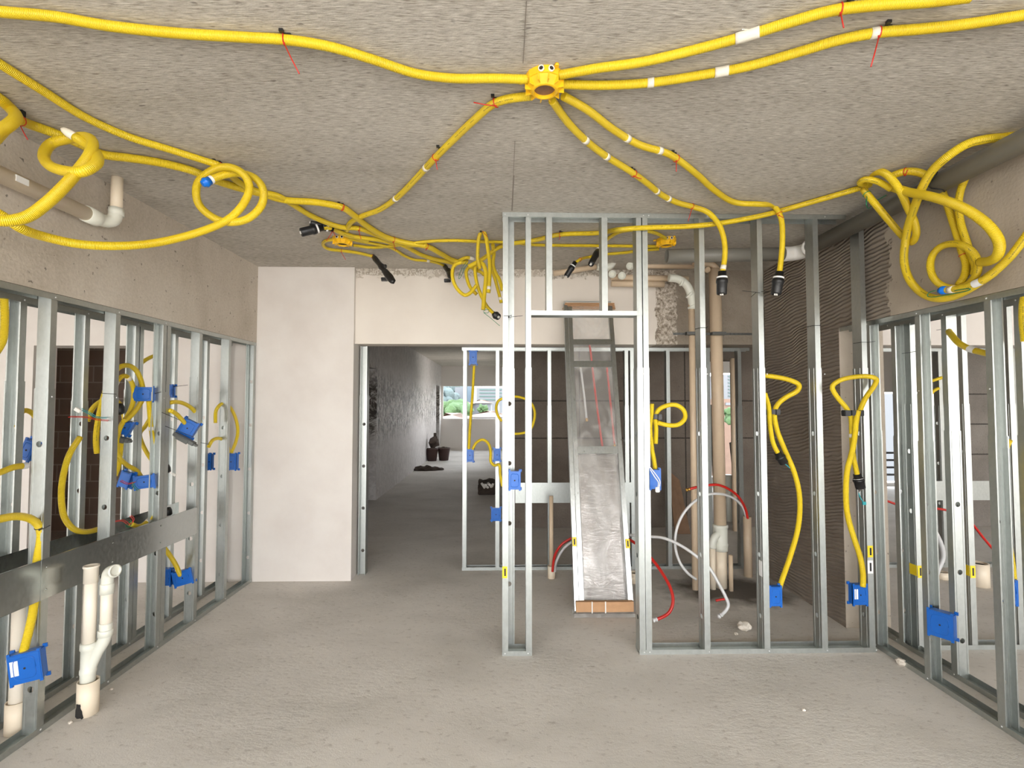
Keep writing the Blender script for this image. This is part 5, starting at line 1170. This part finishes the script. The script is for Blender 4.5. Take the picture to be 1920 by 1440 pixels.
# railing and mesh at the right hand window
t = thing('balcony_rail', 'white balcony rails seen through the right hand studs', 'railing', (g0, YF-.1, 0))
for z_ in (.22, .36, .50, .64): bm = BM(); box(bm, g0-.2, g1+.2, YF-.12, YF-.09, z_, z_+.04); part('rail', bm, 'facade_white', t)
for x_ in (g0, (g0+g1)/2, g1): bm = BM(); box(bm, x_-.02, x_+.02, YF-.12, YF-.09, .0, .70); part('post', bm, 'facade_white', t)

# ------------------------------------------------------------------ outside the far window
def bld(label, px0, px1, py0, py1, Y, mat, floors=0, glass='facade_glass'):
    a_, b_ = at_y(px0, py0, Y), at_y(px1, py1, Y); z0 = b_.z-25; t = thing('apartment_building', label, 'building', ((a_.x+b_.x)/2, Y+6, z0))
    bm = BM(); box(bm, a_.x, b_.x, Y, Y+14, z0, a_.z); part('wall', bm, mat, t)
    for k in range(floors):
        z_ = a_.z-(a_.z-b_.z)*(k+.55)/floors; h_ = (a_.z-b_.z)/floors*.28; bm = BM(); box(bm, a_.x+(b_.x-a_.x)*.12, b_.x-(b_.x-a_.x)*.08, Y-.15, Y+.1, z_-h_/2, z_+h_/2); part('window_band', bm, glass, t)
    return t
bld('long white office block with green window bands beyond the corridor window', 893, 945, 727, 752, 120, 'facade_white', 4)
bld('narrow tower with blue stripe beyond the corridor window', 874, 884, 724, 752, 130, 'facade_blue')
bld('plain white block left of the office block beyond the corridor window', 853, 874, 726, 750, 140, 'facade_white')
def roof(label, px0, px1, py0, py1, Y, dep):
    a_, b_ = at_y(px0, py0, Y), at_y(px1, py1, Y); t = thing('house', label, 'house', ((a_.x+b_.x)/2, Y, b_.z-12)); bm = BM(); box(bm, a_.x, b_.x, Y, Y+dep, b_.z-12, b_.z); part('wall', bm, 'facade_white', t)
    bm = BM(); xm = (a_.x+b_.x)/2; vs = [bm.verts.new(v) for v in ((a_.x-.4, Y-.4, b_.z), (b_.x+.4, Y-.4, b_.z), (b_.x+.4, Y+dep, b_.z), (a_.x-.4, Y+dep, b_.z), (a_.x+dep*.2, Y+dep/2, a_.z), (b_.x-dep*.2, Y+dep/2, a_.z))]
    for q in ((0, 1, 5, 4), (1, 2, 5), (2, 3, 4, 5), (3, 0, 4), (0, 3, 2, 1)): bm.faces.new([vs[i] for i in q])
    part('roof', bm, 'roof_tile', t)
roof('tiled house with a wide roof just below the office block', 880, 920, 749, 756, 90, 12)
roof('tiled house in the lower middle of the corridor window view', 845, 880, 750, 757, 80, 10)
roof('low tiled roof along the bottom of the corridor window view', 885, 950, 772, 782, 45, 10)
roof('nearest roof at the bottom left of the corridor window view', 820, 862, 776, 786, 30, 6)
def tree(label, px, py, R, Y, mat='leaf_dark', n=26, name='broadleaf_tree'):
    c = at_y(px, py, Y); t = thing(name, label, 'tree', (c.x, Y, c.z-10)); bm = BM(); rnd = random.Random(int(px*7+py))
    for k in range(n):
        d = Vector((rnd.uniform(-1, 1), rnd.uniform(-1, 1), rnd.uniform(-.6, .7)))*R*.75; bmesh.ops.create_icosphere(bm, subdivisions=2, radius=R*rnd.uniform(.25, .45), matrix=Matrix.Translation(c+d))
    for v in bm.verts: v.co += Vector(mnoise.noise_vector(v.co*(2.2/R)))*R*.14
    part('crown', bm, mat, t); bm = BM(); cyl(bm, (c.x, Y, c.z-10), (c.x, Y, c.z-R*.2), R*.10, 8); part('trunk', bm, 'brown_board', t)
tree('bright green tree at the lower left of the corridor window', 845, 772, 1.7, 45)
tree('green tree crown beside the bright green tree in the corridor window', 862, 777, 1.1, 38)
tree('pale hazy trees high at the left of the corridor window', 838, 738, 6.0, 160, 'leaf_far')
tree('hazy tree below the pale high ones in the corridor window', 834, 748, 3.0, 100, 'leaf_far')
tree('small palm like tree over the tiled roofs in the corridor window', 906, 767, .7, 62)
bld('white tower block with window dots beyond the far doorway slit', 1362, 1388, 702, 745, 60, 'facade_white', 7)
bld('orange brick block below the tower beyond the far doorway slit', 1355, 1395, 748, 765, 50, 'roof_tile', 1, 'facade_white')
tree('small green tree beyond the far doorway slit', 1376, 781, 1.0, 45)
bld('pale block with coloured bands beyond the right hand window', 1640, 1710, 738, 800, 50, 'facade_white', 4, 'roof_tile')
bld('pale lilac block beyond the right hand window', 1735, 1770, 738, 820, 28, 'facade_white', 4, 'facade_blue')
bm = BM(); box(bm, -260, 260, 20, 400, -14, -13); o = struct('ground', bm, 'hill_green')

# ------------------------------------------------------------------ groups of repeats
GR = {'electrical_box': 'blue electrical boxes', 'conduit': 'yellow conduits', 'junction_box': 'round yellow ceiling boxes', 'hose': 'red and white water hoses',
      'pipe_stub': 'pipe stubs standing on the floor', 'steel_profile': 'profiles leaning in the far doorway', 'bucket': 'buckets in the corridor', 'broadleaf_tree': 'trees outside the far windows',
      'apartment_building': 'buildings outside the far windows', 'house': 'tiled houses outside the corridor window', 'stud_frame': 'galvanised stud frames', 'stone_chip': 'chips and crumbs on the floor',
      'loose_wire': 'loose wires between the left studs', 'wire_plug': 'white wire plugs', 'connector_cap': 'black conduit caps', 'tie_wire': 'black tie wires round the left studs', 'conduit_clip': 'black conduit clips',
      'wire_tail': 'green and teal wire tails', 'box_cover': 'grey box covers', 'riser_pipe': 'slim pipes in the far doorway', 'waste_pipe': 'cream waste pipes'}
for o in list(S.objects):
    k = o.name.split('.')[0]
    if o.parent is None and k in GR and 'label' in o: o['group'] = GR[k]
